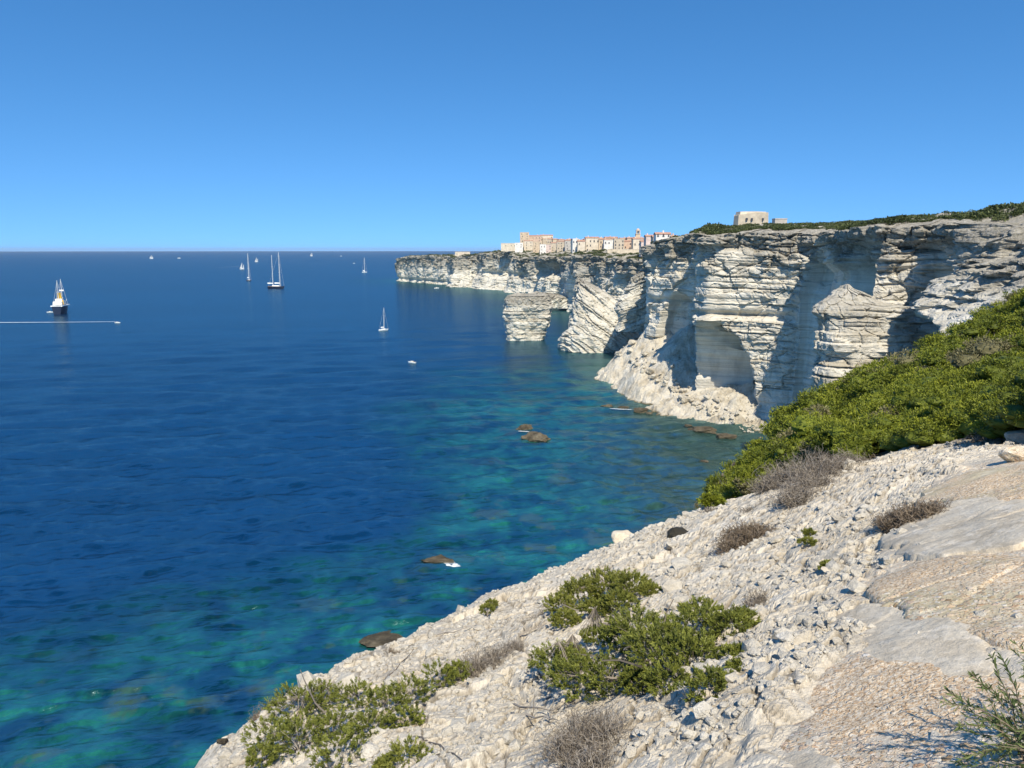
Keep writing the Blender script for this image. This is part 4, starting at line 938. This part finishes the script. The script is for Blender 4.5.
def round_tree(px, py, Y, rpx, label):
    c = at(px, py, Y); r = rpx / F * Y; e = empty('round_bush', (c.x, c.y, c.z - r * .6), label, 'bush')
    n = 1500; d = unit(rng.normal(size=(n, 3))); C = d * r * np.array([1.25, 1, .8]) * rng.uniform(.6, 1, (n, 1)) * (1 + .25 * fbm(d[:, 0] * 2, d[:, 1] * 2, d[:, 2] * 2, 3, int(px)))[:, None] + np.array([0, 0, r * .6])
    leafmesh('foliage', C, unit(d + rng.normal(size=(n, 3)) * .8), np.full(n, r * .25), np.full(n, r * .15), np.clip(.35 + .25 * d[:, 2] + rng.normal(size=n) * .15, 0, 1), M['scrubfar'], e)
    tubes([wander((0, 0, -1), (0, 0, 1), r * 1.3, 4, .1)], [r * .07], 'trunk', M['wood'], e)
for a in ((713, 232, 385, 10, 'broad dark bush on the skyline left of the fort'), (736, 235, 380, 6, 'small round bush just below left of the fort'), (697, 235, 400, 6, 'leftmost small bush on the skyline above the cliffs')): round_tree(*a)

# ------------------------------------------------------------------ boulders and slabs
def rockmesh(name, seed, sub=3, planes=16, sq=(1, 1, 1), na=.07):
    r = np.random.default_rng(seed); bm = bmesh.new(); bmesh.ops.create_icosphere(bm, subdivisions=sub, radius=1.)
    V = np.array([v.co[:] for v in bm.verts])
    for _ in range(planes):
        nn = unit(r.normal(size=3)); d0 = r.uniform(.5, .82); q = V @ nn; V = V - np.where(q > d0, q - d0, 0)[:, None] * nn * .96
    V = V * (1 + na * fbm(V[:, 0] * 3, V[:, 1] * 3, V[:, 2] * 3, 4, seed))[:, None] * np.array(sq)
    for v, c in zip(bm.verts, V): v.co = c
    me = bpy.data.meshes.new(name); bm.to_mesh(me); bm.free(); return me
def boulder(px, py, wpx, label, mat='rock', sq=(1, .8, .6), seed=1, rz=0., name='boulder', sink=.3, group=None, cat='boulder', sub=4):
    g = ground_hit(px, py); r = wpx / 2 / F * g.y * 1.15; me = rockmesh(name, seed, sub, 16, sq); me.materials.append(M[mat])
    o = bpy.data.objects.new(name, me); COL.objects.link(o); o.location = g + Vector((0, 0, r * sq[2] * (1 - sink * 2))); o.scale = (r,) * 3; o.rotation_euler = (0, 0, rz)
    tag(o, label, cat, group); return o
boulder(624, 541, 26, 'pale grey rounded boulder on the cliff edge left of the dark cushion plant', 'greyrock', (1, .8, .62), 3)
boulder(681, 568, 28, 'smooth pale boulder below the dark cushion plant', 'rock', (1, .8, .5), 4)
boulder(688, 505, 18, 'small grey block at the cliff edge near the top of the slope', 'rock', (1, .7, .5), 5)
boulder(655, 522, 15, 'thin flat stone jutting over the cliff edge', 'rock', (1.2, .7, .3), 6)
boulder(857, 592, 26, 'pale grey slanted block against the ochre path boulder', 'rock', (1, .8, .6), 7, .4)
boulder(832, 573, 22, 'flat grey stone left of the pale slanted block', 'greyrock', (1.1, .8, .35), 8)
boulder(1018, 462, 34, 'tan block at the right edge below the scrub', 'tanrock', (1, .8, .6), 9)
boulder(1022, 444, 32, 'white block on top of the tan block at the right edge', 'greyrock', (1, .9, .6), 10)
boulder(757, 702, 24, 'white stone beside the big pebbly boulder', 'rock', (1, .8, .7), 12, .8)
boulder(700, 610, 16, 'cream stone on the rubble between olive mat bush and path', 'rock', (1, .8, .6), 13)
boulder(652, 720, 22, 'rounded cream stone right below the big sprawling juniper', 'rock', (1, .8, .6), 14)
boulder(430, 755, 24, 'white block at the bottom between bright tuft and curved root', 'rock', (1.2, .8, .5), 15, .6)
boulder(222, 742, 14, 'dark brown stone lying on the white ledge at bottom left', 'searock', (1, .8, .4), 16)
boulder(480, 632, 16, 'cream stone at the cliff edge beside the short branch', 'rock', (1, .8, .5), 17)
boulder(812, 452, 16, 'pale stone just under the scrub', 'rock', (1, .8, .5), 18) if False else None
boulder(884, 448, 18, 'white stone at the top of the rubble fan by the scrub', 'rock', (1.2, .8, .5), 18)
boulder(942, 450, 20, 'pale flat stone right of the pale grey bush', 'rock', (1.3, .8, .4), 19)
boulder(868, 458, 15, 'small white block on top of the rubble fan left of the flat stone', 'rock', (1, .8, .6), 20)

def slab(poly, mat, label, h=.09, seed=0, tilt=.0, cat='boulder', rise=0.):
    P = np.array([ground_hit(x, y, .8)[:2] for x, y in poly]); c = P.mean(0); rel = P - c
    an = np.arctan2(rel[:, 1], rel[:, 0]); rad = np.hypot(*rel.T); o_ = np.argsort(an); an = an[o_]; rad = rad[o_]
    n = 260; th = np.linspace(-np.pi, np.pi, n, endpoint=False); R0 = np.interp(th, np.r_[an[-1] - 2 * np.pi, an, an[0] + 2 * np.pi], np.r_[rad[-1], rad, rad[0]])
    k = np.hanning(15); k /= k.sum(); R0 = np.convolve(np.r_[R0[-7:], R0, R0[:7]], k, 'valid')
    R0 = R0 * (1 + .10 * fbm(np.cos(th) * 4 + seed, np.sin(th) * 4, 0, 6, seed))
    f = np.concatenate([np.linspace(.01, .9, 46), np.linspace(.91, 1.02, 12), [1.03]])[:, None]
    X = c[0] + f * R0 * np.cos(th); Y = c[1] + f * R0 * np.sin(th)
    base = gsmooth(X, Y); cz = float(gsmooth(c[0], c[1]))
    top = h * np.clip(1 - np.clip((f - .86) / .17, 0, 1) ** 2.2, 0, 1) * (1 + .5 * fbm(X * 1.5, Y * 1.5, seed, 3, seed))
    f1, f2, idv, dx, dy = worley(X * 1.2 + seed, Y * 1.8, seed); 
    z = base + top + fbm(X * 3, Y * 3, 0, 5, seed + 3) * .018 + rise + .012 + .012 * sstep(0, .06, f2 - f1) * idv - .07 * (f > 1.0) - .15 * (f > 1.025)
    V = np.stack([X - c[0], Y - c[1], z - cz], -1)
    me = np_mesh('flat_boulder', V.reshape(-1, 3), grid_faces(len(f), n, True), True); o = link('flat_boulder', me, M[mat]); o.location = (c[0], c[1], cz); tag(o, label, cat); return o
slab([(955, 480), (985, 470), (1030, 470), (1050, 488), (1030, 503), (985, 505), (950, 500)], 'tanrock', 'ochre stained flat boulder farthest up the path at the right edge', .02, 1)
slab([(905, 528), (920, 512), (960, 503), (1010, 505), (1045, 518), (1030, 545), (985, 556), (930, 560), (900, 550)], 'greyrock', 'broad pale grey flat boulder above the ochre one on the path', .018, 2)
slab([(872, 600), (880, 580), (930, 562), (1000, 560), (1080, 575), (1090, 640), (1010, 655), (950, 628), (900, 612)], 'tanrock', 'large ochre pebbly flat boulder in the middle of the path', .02, 3)
slab([(828, 640), (832, 618), (855, 608), (900, 614), (950, 628), (985, 655), (1000, 676), (960, 684), (890, 672), (845, 660)], 'greyrock', 'smooth blue grey flat rock running diagonally across the path', .015, 4)
slab([(750, 745), (760, 715), (790, 685), (830, 652), (880, 668), (950, 682), (1000, 685), (1060, 740), (1050, 830), (900, 830), (800, 775)], 'conglo', 'largest pebbly grey and orange boulder in the bottom right foreground', .022, 5)
slab([(718, 752), (740, 742), (780, 748), (820, 765), (850, 790), (780, 815), (720, 800), (708, 775)], 'greyrock', 'pale grey smooth flat rock at the bottom edge of the photo', .02, 6)

# loose rubble: named stones and fine gravel
protos = []
for k in range(9):
    me = rockmesh('loose_stone', 100 + k, 2, 18, (1, .8, .45 + .05 * k)); me.materials.append(M['rock']); protos.append(me)
PSM = [rockmesh('chip', 300 + k, 1, 7, (1, .75, .35 + .05 * k)) for k in range(9)]
def spots(n, r):
    out = []
    while len(out) < n:
        px = r.uniform(230, 985); py = r.uniform(442, 766)
        g = ground_hit(px, py, 1.6) if False else None
        out.append((px, py))
    return out
PXG, PYG = np.meshgrid(np.arange(200, 1024, 6), np.arange(430, 770, 6))
GH = {}
def fast_hit(px, py):
    k = (round(px / 6), round(py / 6))
    if k not in GH:
        g = ground_hit(k[0] * 6, k[1] * 6); GH[k] = g
    g = GH[k]; a, b_ = ray(px, py); y = g.y * (1 + random.uniform(-.02, .02)); return a * y, y
def okspot(X, Y): return (scrubmask(X, Y) < .3) & (pdist(X, Y, EDGE) < -.05) & (slabmask(X, Y) < .4 + 1.0 * (rng.random(len(X)) < .07))
cand = []
while len(cand) < 42000:
    px = random.uniform(200, 1020); py = random.uniform(440, 768)
    cand.append(fast_hit(px, py))
cand = np.array(cand); cand = cand[okspot(cand[:, 0], cand[:, 1])]
cand = cand[fbm(cand[:, 0] * 1.1, cand[:, 1] * 1.1, 0, 4, 37) + rng.uniform(-.35, .55, len(cand)) > .0]
zz = gheight(cand[:, 0], cand[:, 1])[0]
nbig = 170
for i in range(nbig):
    x, y = cand[i]; s = .028 * random.lognormvariate(0, .45) * (1 + y * .05); me = protos[i % 9]
    o = bpy.data.objects.new('loose_stone', me); COL.objects.link(o); o.location = (x, y, zz[i] + s * .15); o.scale = (s, s, s)
    o.rotation_euler = (random.uniform(-.4, .4), random.uniform(-.4, .4), random.uniform(0, 6.3))
    tag(o, 'loose angular white limestone chunk lying in the rubble of the clifftop slope', 'stone', 'loose stones on the pale slope')
PV = [np.array([v.co[:] for v in m.vertices]) for m in PSM]; PF = np.array([p.vertices[:] for p in PSM[0].polygons])
for m in PSM: bpy.data.meshes.remove(m)
Vs = []; Fs = []; off = 0
for i in range(nbig, len(cand)):
    x, y = cand[i]; s = .0105 * random.lognormvariate(0, .66) * (1 + y * .07); v = PV[i % 9] * s
    a = random.uniform(0, 6.28); t = random.uniform(-.6, .6); ca, sa = math.cos(a), math.sin(a); ct, st = math.cos(t), math.sin(t)
    v = v @ np.array([[1, 0, 0], [0, ct, -st], [0, st, ct]]).T @ np.array([[ca, -sa, 0], [sa, ca, 0], [0, 0, 1]]).T + [x, y, zz[i] + s * .1]
    Vs.append(v); Fs.append(PF + off); off += len(v)
me = np_mesh('stone_rubble', np.concatenate(Vs), np.concatenate(Fs), False); tag(link('stone_rubble', me, M['rock']), 'fine white limestone rubble strewn over the slope', 'rubble', kind='stuff')

# ------------------------------------------------------------------ rocks in the sea and on the shore
def sea_rock(px, py, wpx, label, sq=(1, .7, .35), seed=1, mat='searock', group=None, z=0.):
    p = at_sea(px, py); r = wpx / 2 / F * p.y * 1.1; me = rockmesh('sea_rock', seed, 4, 14, sq, .22); me.materials.append(M[mat])
    o = bpy.data.objects.new('sea_rock', me); COL.objects.link(o); o.location = (p.x, p.y, r * sq[2] * .25 + z); o.scale = (r,) * 3; tag(o, label, 'sea rock', group); return o
BM = [rockmesh('shore_boulder', 400 + k, 3, 14, (1, .8, .7), .12) for k in range(8)]
for m_ in BM: m_.materials.append(M['shorerock'])
sea_rock(524, 430, 18, 'smaller brown sea rock of the pair, farther from the camera', (1, .7, .5), 21)
sea_rock(536, 439.5, 25, 'larger rounded brown sea rock of the pair in the middle of the bay', (1, .8, .45), 22)
sea_rock(608, 407, 14, 'low wet rock at the left of the rock group off the beach', (1, .7, .3), 23)
sea_rock(640, 411, 16, 'tan rock at the right end of the rock group off the beach', (1, .7, .45), 24)
sea_rock(650, 413.5, 7, 'tiny rock touching the tan rock of the rock group off the beach', (1, .7, .4), 25)
sea_rock(625, 408.5, 14, 'barely surfacing rock in the middle of the rock group off the beach', (1, .5, .3), 26)
sea_rock(704, 432, 34, 'largest dark grey flat rock beside the white beach', (1, .75, .28), 27)
sea_rock(724, 437, 22, 'dark rock joined to the beach right of the largest dark flat rock', (1, .7, .3), 28)
sea_rock(688, 426, 10, 'small black rock above the largest dark flat rock', (1, .7, .3), 29)
sea_rock(439, 562, 42, 'dark wave-washed rock with white foam nearest to the camera', (1, .45, .24), 30)
sea_rock(380, 640, 62, 'large brown rock at the water line partly hidden by the cliff edge', (1, .55, .12), 31)
sea_rock(703, 462, 14, 'small rock awash near the dark scrub covered slope', (1, .5, .2), 32)
sea_rock(622, 377, 14, 'grey rock at the tip of the rubble shore', (1, .7, .5), 33)
sea_rock(608, 349, 12, 'white block on the shore right of the fallen slab', (1, .8, .7), 34, 'shorerock')
sea_rock(618, 352, 10, 'smaller white block on the shore beside the first one', (1, .8, .7), 35, 'shorerock')
sea_rock(642, 372, 18, 'grey block at the left end of the white beach', (1, .8, .6), 36, 'shorerock')
for i in range(230):
    px = random.uniform(603, 755); py = float(np.interp(px, [600, 625, 640, 665, 690, 745], [350, 358, 370, 389, 405, 431])) + random.uniform(-34, 3) * random.random(); q = 1.8 + 8 * random.random() ** 3
    a_, b_ = ray(px, py); yy = np.linspace(230, 600, 500); ix = np.clip(np.searchsorted(SHG[0], a_ * yy), 0, len(SHG[0]) - 1); iy = np.clip(np.searchsorted(SHG[1], yy), 0, len(SHG[1]) - 1)
    hit = np.nonzero(CZ + b_ * yy <= np.maximum(SHG[2][iy, ix], 0))[0]
    if not len(hit): continue
    y = float(yy[hit[0]]); z0 = float(max(SHG[2][iy, ix][hit[0]], 0)); r = q / 2 / F * y; me = BM[i % 8]
    o = bpy.data.objects.new('shore_boulder', me); COL.objects.link(o); o.location = (a_ * y, y, z0 + r * .2); o.scale = (r, r, r); o.rotation_euler = (random.uniform(-.4, .4), random.uniform(-.4, .4), random.uniform(0, 6))
    tag(o, 'one of many pale boulders tumbled along the foot of the cliffs', 'boulder', 'boulders along the shore')
# foam by the wave-washed rocks
def mat_foam():
    b = NB('sea_foam'); o = b.pos(); a = b.attr('a')
    f = b.ramp(b.math('ADD', b.math('MULTIPLY', b.noise(b.mapping(o, (.6, 1.6, 1)), 1., 6, .75), 1.6), b.math('SUBTRACT', a, 1.25)), [(.25, 0), (.75, .95)])
    d = b.n('ShaderNodeBsdfDiffuse'); d.inputs[0].default_value = (.78, .82, .84, 1); t = b.n('ShaderNodeBsdfTransparent')
    m = b.n('ShaderNodeMixShader'); b.lk(f, m.inputs[0]); b.lk(t.outputs[0], m.inputs[1]); b.lk(d.outputs[0], m.inputs[2])
    q = b.n('ShaderNodeOutputMaterial'); b.lk(m.outputs[0], q.inputs[0]); return b.m
M['foam'] = mat_foam()
def foam(pts, wid, label, name='foam', peak=1., fadeto=None):
    """ribbon of foam on the water along pixel points"""
    P = np.array([at_sea(x, y)[:2] for x, y in pts]); t = np.linspace(0, 1, 80); tt = np.linspace(0, 1, len(P))
    X = np.interp(t, tt, P[:, 0]); Y = np.interp(t, tt, P[:, 1]); W_ = np.interp(t, np.linspace(0, 1, len(wid)), wid)
    T = unit(np.stack([np.gradient(X), np.gradient(Y)], 1)); N_ = np.stack([-T[:, 1], T[:, 0]], 1); V = []; A_ = []
    for k in np.linspace(-1, 1, 9):
        V.append(np.stack([X + N_[:, 0] * W_ * k, Y + N_[:, 1] * W_ * k, 0 * X + np.where(np.hypot(X, Y) > 300, .6, .45)], -1)); A_.append(peak * (1 - abs(k) ** 2) * (np.interp(t, [0, 1], fadeto) if fadeto else np.minimum(1, 6 * np.minimum(t, 1 - t))))
    me = np_mesh(name, np.array(V).reshape(-1, 3), grid_faces(9, 80), True, {'a': np.array(A_)}); o = link(name, me, M['foam']); tag(o, label, 'foam', kind='stuff'); return o
foam([(430, 567), (442, 567), (452, 568), (462, 565)], [1.4, 3.4, 2.2], 'white foam washing over the nearest rock', peak=1.15)
foam([(515, 432), (526, 432.5), (534, 434)], [.8, 1.5, .6], 'white foam between the pair of sea rocks', peak=1.)
foam([(606, 409.5), (620, 410.5), (636, 411)], [1., 1.8, 1.], 'white foam among the rock group', peak=1.)
foam([(624, 393), (640, 394), (655, 395)], [1, 1.4, 1], 'thin foam line off the rubble shore', peak=.8)
foam([(-60, 323.4), (60, 322.8), (117, 322.3)], [6, 2.2, 1.4], 'long white wake of the speedboat', 'wake', 1.35, (.8, 1.))
foam([(214, 268), (239, 266.6)], [10, 6], 'short wake far behind a small sailing boat', 'wake', 1., (.75, 1.))
foam([(166, 258.2), (178, 258.2)], [14, 10], 'wake of the far speedboat near the horizon', 'wake', 1.0, (.7, 1.1))
foam([(412, 363), (420, 363.5)], [1.5, .6], 'small wake at the stern of the white motorboat', 'wake', .9, (1, .5))
foam([(-60, 282.5), (90, 280.5), (240, 277)], [5, 3, 3], 'faint old wake line crossing the open sea', 'wake', .80, (1, .8))

# ------------------------------------------------------------------ boats
M['hullwhite'] = mat_plain('white_hull', (.78, .78, .76), .35, .04, 1, .5); M['hullnavy'] = mat_plain('navy_hull', (.012, .018, .04), .35, .1, 1, .5)
M['mast'] = mat_plain('pale_mast', (.60, .58, .55), .4, .05, 1, .5); M['sail'] = mat_plain('white_sail', (.80, .79, .76), .8, .05, .3, .2)
M['yellow'] = mat_plain('yellow_paint', (.72, .42, .04), .5, .1, 1, .4); M['deck'] = mat_plain('teak_deck', (.36, .24, .13), .7, .2, 2, .2); M['cabin'] = mat_plain('cream_cabin', (.70, .66, .58), .5, .06, 1, .4)
M['darkglass'] = M['glass']; M['bluec'] = mat_plain('blue_canvas', (.03, .08, .25), .8, .1, 1, .2)
def hull(L, B, H, mat, e, name='hull', bow=1.2, stripe=None):
    bm = bmesh.new(); n = 16; rings = []
    for i in range(n + 1):
        t = i / n; x = -L / 2 + L * t
        w_ = B / 2 * (min(1, .72 + 1.2 * t) if t < .35 else max(.015, (1 - ((t - .35) / .65) ** 2.1))); sh = H * (1 + .30 * max(0, (t - .45) / .55) ** 2 * bow + .06 * (1 - t))
        xo = L * .06 * (t > .5) * ((t - .5) * 2) ** 2
        rings.append([bm.verts.new(c) for c in ((x + xo, w_, sh), (x + xo * .6, w_ * .92, sh * .45), (x - xo, w_ * .55, -.35 * H), (x - xo, -w_ * .55, -.35 * H), (x + xo * .6, -w_ * .92, sh * .45), (x + xo, -w_, sh))])
    for p, q in zip(rings, rings[1:]):
        for k in range(6): bm.faces.new((p[k], q[k], q[(k + 1) % 6], p[(k + 1) % 6]))
    bm.faces.new(rings[0]); bm.faces.new(rings[-1][::-1]); return bm_obj(name, bm, mat, e)
def cyl(bm, p, q, r):
    p = Vector(p); q = Vector(q); d = q - p; m = Matrix.Translation((p + q) / 2) @ d.to_track_quat('Z', 'Y').to_matrix().to_4x4()
    bmesh.ops.create_cone(bm, cap_ends=True, segments=8, radius1=r, radius2=r * .75, depth=d.length, matrix=m)
def cabin(e, x0, x1, w_, z0, h, mat='cabin', name='cabin'):
    bm = bmesh.new(); vs = [bm.verts.new(c) for c in ((x0, -w_, z0), (x1, -w_ * .8, z0), (x1, w_ * .8, z0), (x0, w_, z0), (x0 + h * .1, -w_ * .9, z0 + h), (x1 - h * .7, -w_ * .7, z0 + h), (x1 - h * .7, w_ * .7, z0 + h), (x0 + h * .1, w_ * .9, z0 + h))]
    for f in ((0, 3, 2, 1), (4, 5, 6, 7), (0, 1, 5, 4), (1, 2, 6, 5), (2, 3, 7, 6), (3, 0, 4, 7)): bm.faces.new([vs[i] for i in f])
    return bm_obj(name, bm, M[mat], e)
def boat_at(px, py, label, cat, name, rz, group=None):
    return empty(name, at_sea(px, py), label, cat, group, R(rz))
def mast(e, x, H, r, z0, spread=1, boom=0, L=10):
    bm = bmesh.new(); cyl(bm, (x, 0, z0), (x, 0, H), r * .75)
    for k in range(spread): cyl(bm, (x, -H * .035, H * (.45 + .2 * k)), (x, H * .035, H * (.45 + .2 * k)), r * .5)
    m = bm_obj('mast', bm, M['mast'], e)
    if boom:
        bm = bmesh.new(); cyl(bm, (x - boom, 0, z0 + H * .09), (x, 0, z0 + H * .09), r * 1.8); bm_obj('furled_sail', bm, M['sail'], m)
    return m
def stays(e, pts, r):
    bm = bmesh.new()
    for a, b_ in pts: cyl(bm, a, b_, r)
    bm_obj('rigging', bm, M['mast'], e)
def sailbm(e, x, z0, H, L, side=.3, name='mainsail'):
    bm = bmesh.new(); n = 8; rows = []
    for i in range(n + 1):
        t = i / n; w_ = L * (1 - t); row = []
        for j in range(5):
            s = j / 4; y = side * L * math.sin(s * math.pi) * .35 * (1 - t * .6); row.append(bm.verts.new((x - w_ * s, y, z0 + (H - z0) * t)))
        rows.append(row)
    for p, q in zip(rows, rows[1:]):
        for j in range(4): bm.faces.new((p[j], p[j + 1], q[j + 1], q[j]))
    bmesh.ops.solidify(bm, geom=bm.faces[:], thickness=.06); return bm_obj(name, bm, M['sail'], e)

# two-masted motor sailer seen from astern
p = at_sea(62, 313.5); k = p.y / F
e = empty('motor_sailer', p, 'dark hulled two-masted ship with white decks and a yellow funnel', 'ship', None, R(102))
hull(26 * k, 11.5 * k, 7.5 * k, M['hullnavy'], e, bow=1.4)
bm = bmesh.new(); box(bm, -13 * k, 9 * k, -5.3 * k, 5.3 * k, 7.7 * k, 8.7 * k); bm_obj('bulwark', bm, M['hullwhite'], e)
cabin(e, -10 * k, 6 * k, 4.2 * k, 9.3 * k, 3.2 * k); cabin(e, -6 * k, 2 * k, 3.2 * k, 12.5 * k, 2.4 * k, 'hullwhite', 'bridge')
bm = bmesh.new(); cyl(bm, (-1 * k, 0, 12 * k), (-2 * k, 0, 20.5 * k), 2.3 * k); bm_obj('funnel', bm, M['yellow'], e)
bm = bmesh.new(); cyl(bm, (-5 * k, -3.4 * k, 9.5 * k), (-5 * k, -3.4 * k, 14 * k), 1.2 * k); bm_obj('lifeboat', bm, M['yellow'], e)
mast(e, -5 * k, 33 * k, .42 * k, 9 * k, 2); mast(e, 5 * k, 34 * k, .42 * k, 9 * k, 2)
bm = bmesh.new(); cyl(bm, (12 * k, 0, 10.5 * k), (17 * k, 0, 13 * k), .35 * k); bm_obj('bowsprit', bm, M['mast'], e)
stays(e, [((5 * k, 0, 33 * k), (16.5 * k, 0, 13 * k)), ((5 * k, 0, 33 * k), (4 * k, 5 * k, 9.3 * k)), ((5 * k, 0, 33 * k), (4 * k, -5 * k, 9.3 * k)), ((-5 * k, 0, 32 * k), (-6 * k, 5 * k, 9.3 * k)), ((-5 * k, 0, 32 * k), (-6 * k, -5 * k, 9.3 * k)), ((-5 * k, 0, 32 * k), (-12.5 * k, 0, 9.3 * k))], .10 * k)
bm = bmesh.new(); box(bm, 4.6 * k, 5.4 * k, -2.0 * k, 2.0 * k, 22 * k, 23.4 * k); bm_obj('radar', bm, M['hullwhite'], e)

def motorboat(px, py, Lpx, rz, label, name='motorboat'):
    p = at_sea(px, py); k = p.y / F; e = empty(name, p, label, 'motorboat', None, R(rz)); L = Lpx * k
    hull(L, L * .33, L * .13, M['hullwhite'], e, bow=1.3)
    cabin(e, -L * .15, L * .22, L * .11, L * .13, L * .10); 
    bm = bmesh.new(); box(bm, -L * .42, -L * .16, -L * .12, L * .12, L * .135, L * .15); bm_obj('cockpit', bm, M['deck'], e)
    bm = bmesh.new(); box(bm, L * .02, L * .12, -L * .105, L * .105, L * .17, L * .205); bm_obj('windscreen', bm, M['glass'], e)
    bm = bmesh.new(); cyl(bm, (-L * .5, 0, L * .02), (-L * .5, 0, L * .2), L * .03); bm_obj('outboard_engine', bm, M['glass'], e); return e
motorboat(50, 312.5, 5.5, 20, 'small tender lying beside the two-masted ship')
motorboat(117.5, 323, 5, 5, 'white speedboat at the head of the long wake', 'speedboat')
motorboat(179, 258.4, 3, 0, 'tiny far speedboat with a wake near the horizon', 'speedboat')
motorboat(412, 363, 9, 150, 'white motorboat alone right of centre on dark blue water')
motorboat(436.5, 288.5, 5, 25, 'small pale boat close under the headland')
motorboat(341, 256.3, 2, 0, 'faint speck of a boat below the horizon left of the headland')
motorboat(354, 263.5, 2.2, 30, 'faint speck of a boat just left of the small moored yacht')

def yacht(px, py, Lpx, Hpx, rz, hm, label, masts=((.05, 1.),), sail=None, thick=.45, name='sailing_yacht', group=None):
    p = at_sea(px, py); k = p.y / F; L = Lpx * k; H = Hpx * k; e = empty(name, p, label, 'sailboat', group, R(rz))
    hull(L, L * .27, L * .12, M[hm], e, bow=.8); cabin(e, -L * .2, L * .22, L * .09, L * .12, L * .07, 'hullwhite')
    bm = bmesh.new(); box(bm, -L * .45, L * .3, -L * .115, L * .115, L * .122, L * .134); bm_obj('deck', bm, M['deck'] if hm != 'hullwhite' else M['hullwhite'], e)
    for x, h in masts:
        mast(e, x * L, H * h, thick * k * .5, L * .12, 2, L * .34 if not sail else 0)
    x, h = masts[0]; st = [((x * L, 0, H * h * .97), (L * .53, 0, L * .15)), ((x * L, 0, H * h * .97), (-L * .48, 0, L * .14)), ((x * L, 0, H * .9), (x * L, L * .12, L * .12)), ((x * L, 0, H * .9), (x * L, -L * .12, L * .12))]
    stays(e, st, .05 * k)
    if sail: sailbm(e, x * L - .05, L * .2, H * .96, L * sail); sailbm(e, L * .48, L * .16, H * .8, L * .36, -.2, 'jib')
    return e
yacht(276, 288.5, 17, 35.5, -14, 'hullnavy', 'largest sailing yacht, dark hulled with two tall bare masts', ((.28, 1.), (-.18, .92)), thick=.75)
yacht(249, 281, 6.5, 27, -35, 'hullnavy', 'dark hulled yacht with one tall bare mast left of the largest yacht', thick=.65)
yacht(383.5, 330.5, 10, 23, 38, 'hullwhite', 'nearest white yacht at anchor with a bare leaning mast', thick=.6).rotation_euler.x = R(3)
yacht(364.5, 272.5, 5, 14.5, 30, 'hullwhite', 'small white yacht with a bare mast between the largest yacht and the headland', thick=.5)
yacht(242, 269.3, 4, 6.5, 20, 'hullwhite', 'small boat under white sail just left of the one-masted dark yacht', ((.05, 1.),), .6)
yacht(256.5, 262, 3, 4.5, 30, 'hullwhite', 'tiny sail far out right above the one-masted dark yacht', ((.05, 1.),), .6)
yacht(151.5, 258.8, 3, 3.6, 10, 'hullwhite', 'tiny white sail left of the far speedboat', ((.05, 1.),), .75)
yacht(311.5, 256.2, 2.6, 3.4, -20, 'hullwhite', 'tiny white sail on the horizon between largest yacht and small moored yacht', ((.05, 1.),), .75)

# ------------------------------------------------------------------ sea air
b = NB('air_haze'); pv = b.n('ShaderNodeVolumePrincipled'); pv.inputs['Color'].default_value = (.80, .88, .97, 1); pv.inputs['Density'].default_value = 2.4e-5; pv.inputs['Anisotropy'].default_value = .2
oo = b.n('ShaderNodeOutputMaterial'); b.lk(pv.outputs[0], oo.inputs['Volume'])
bm = bmesh.new(); box(bm, -32000, 32000, -32000, 32000, -5, 112); hz = bm_obj('haze', bm, b.m); tag(hz, kind='stuff')
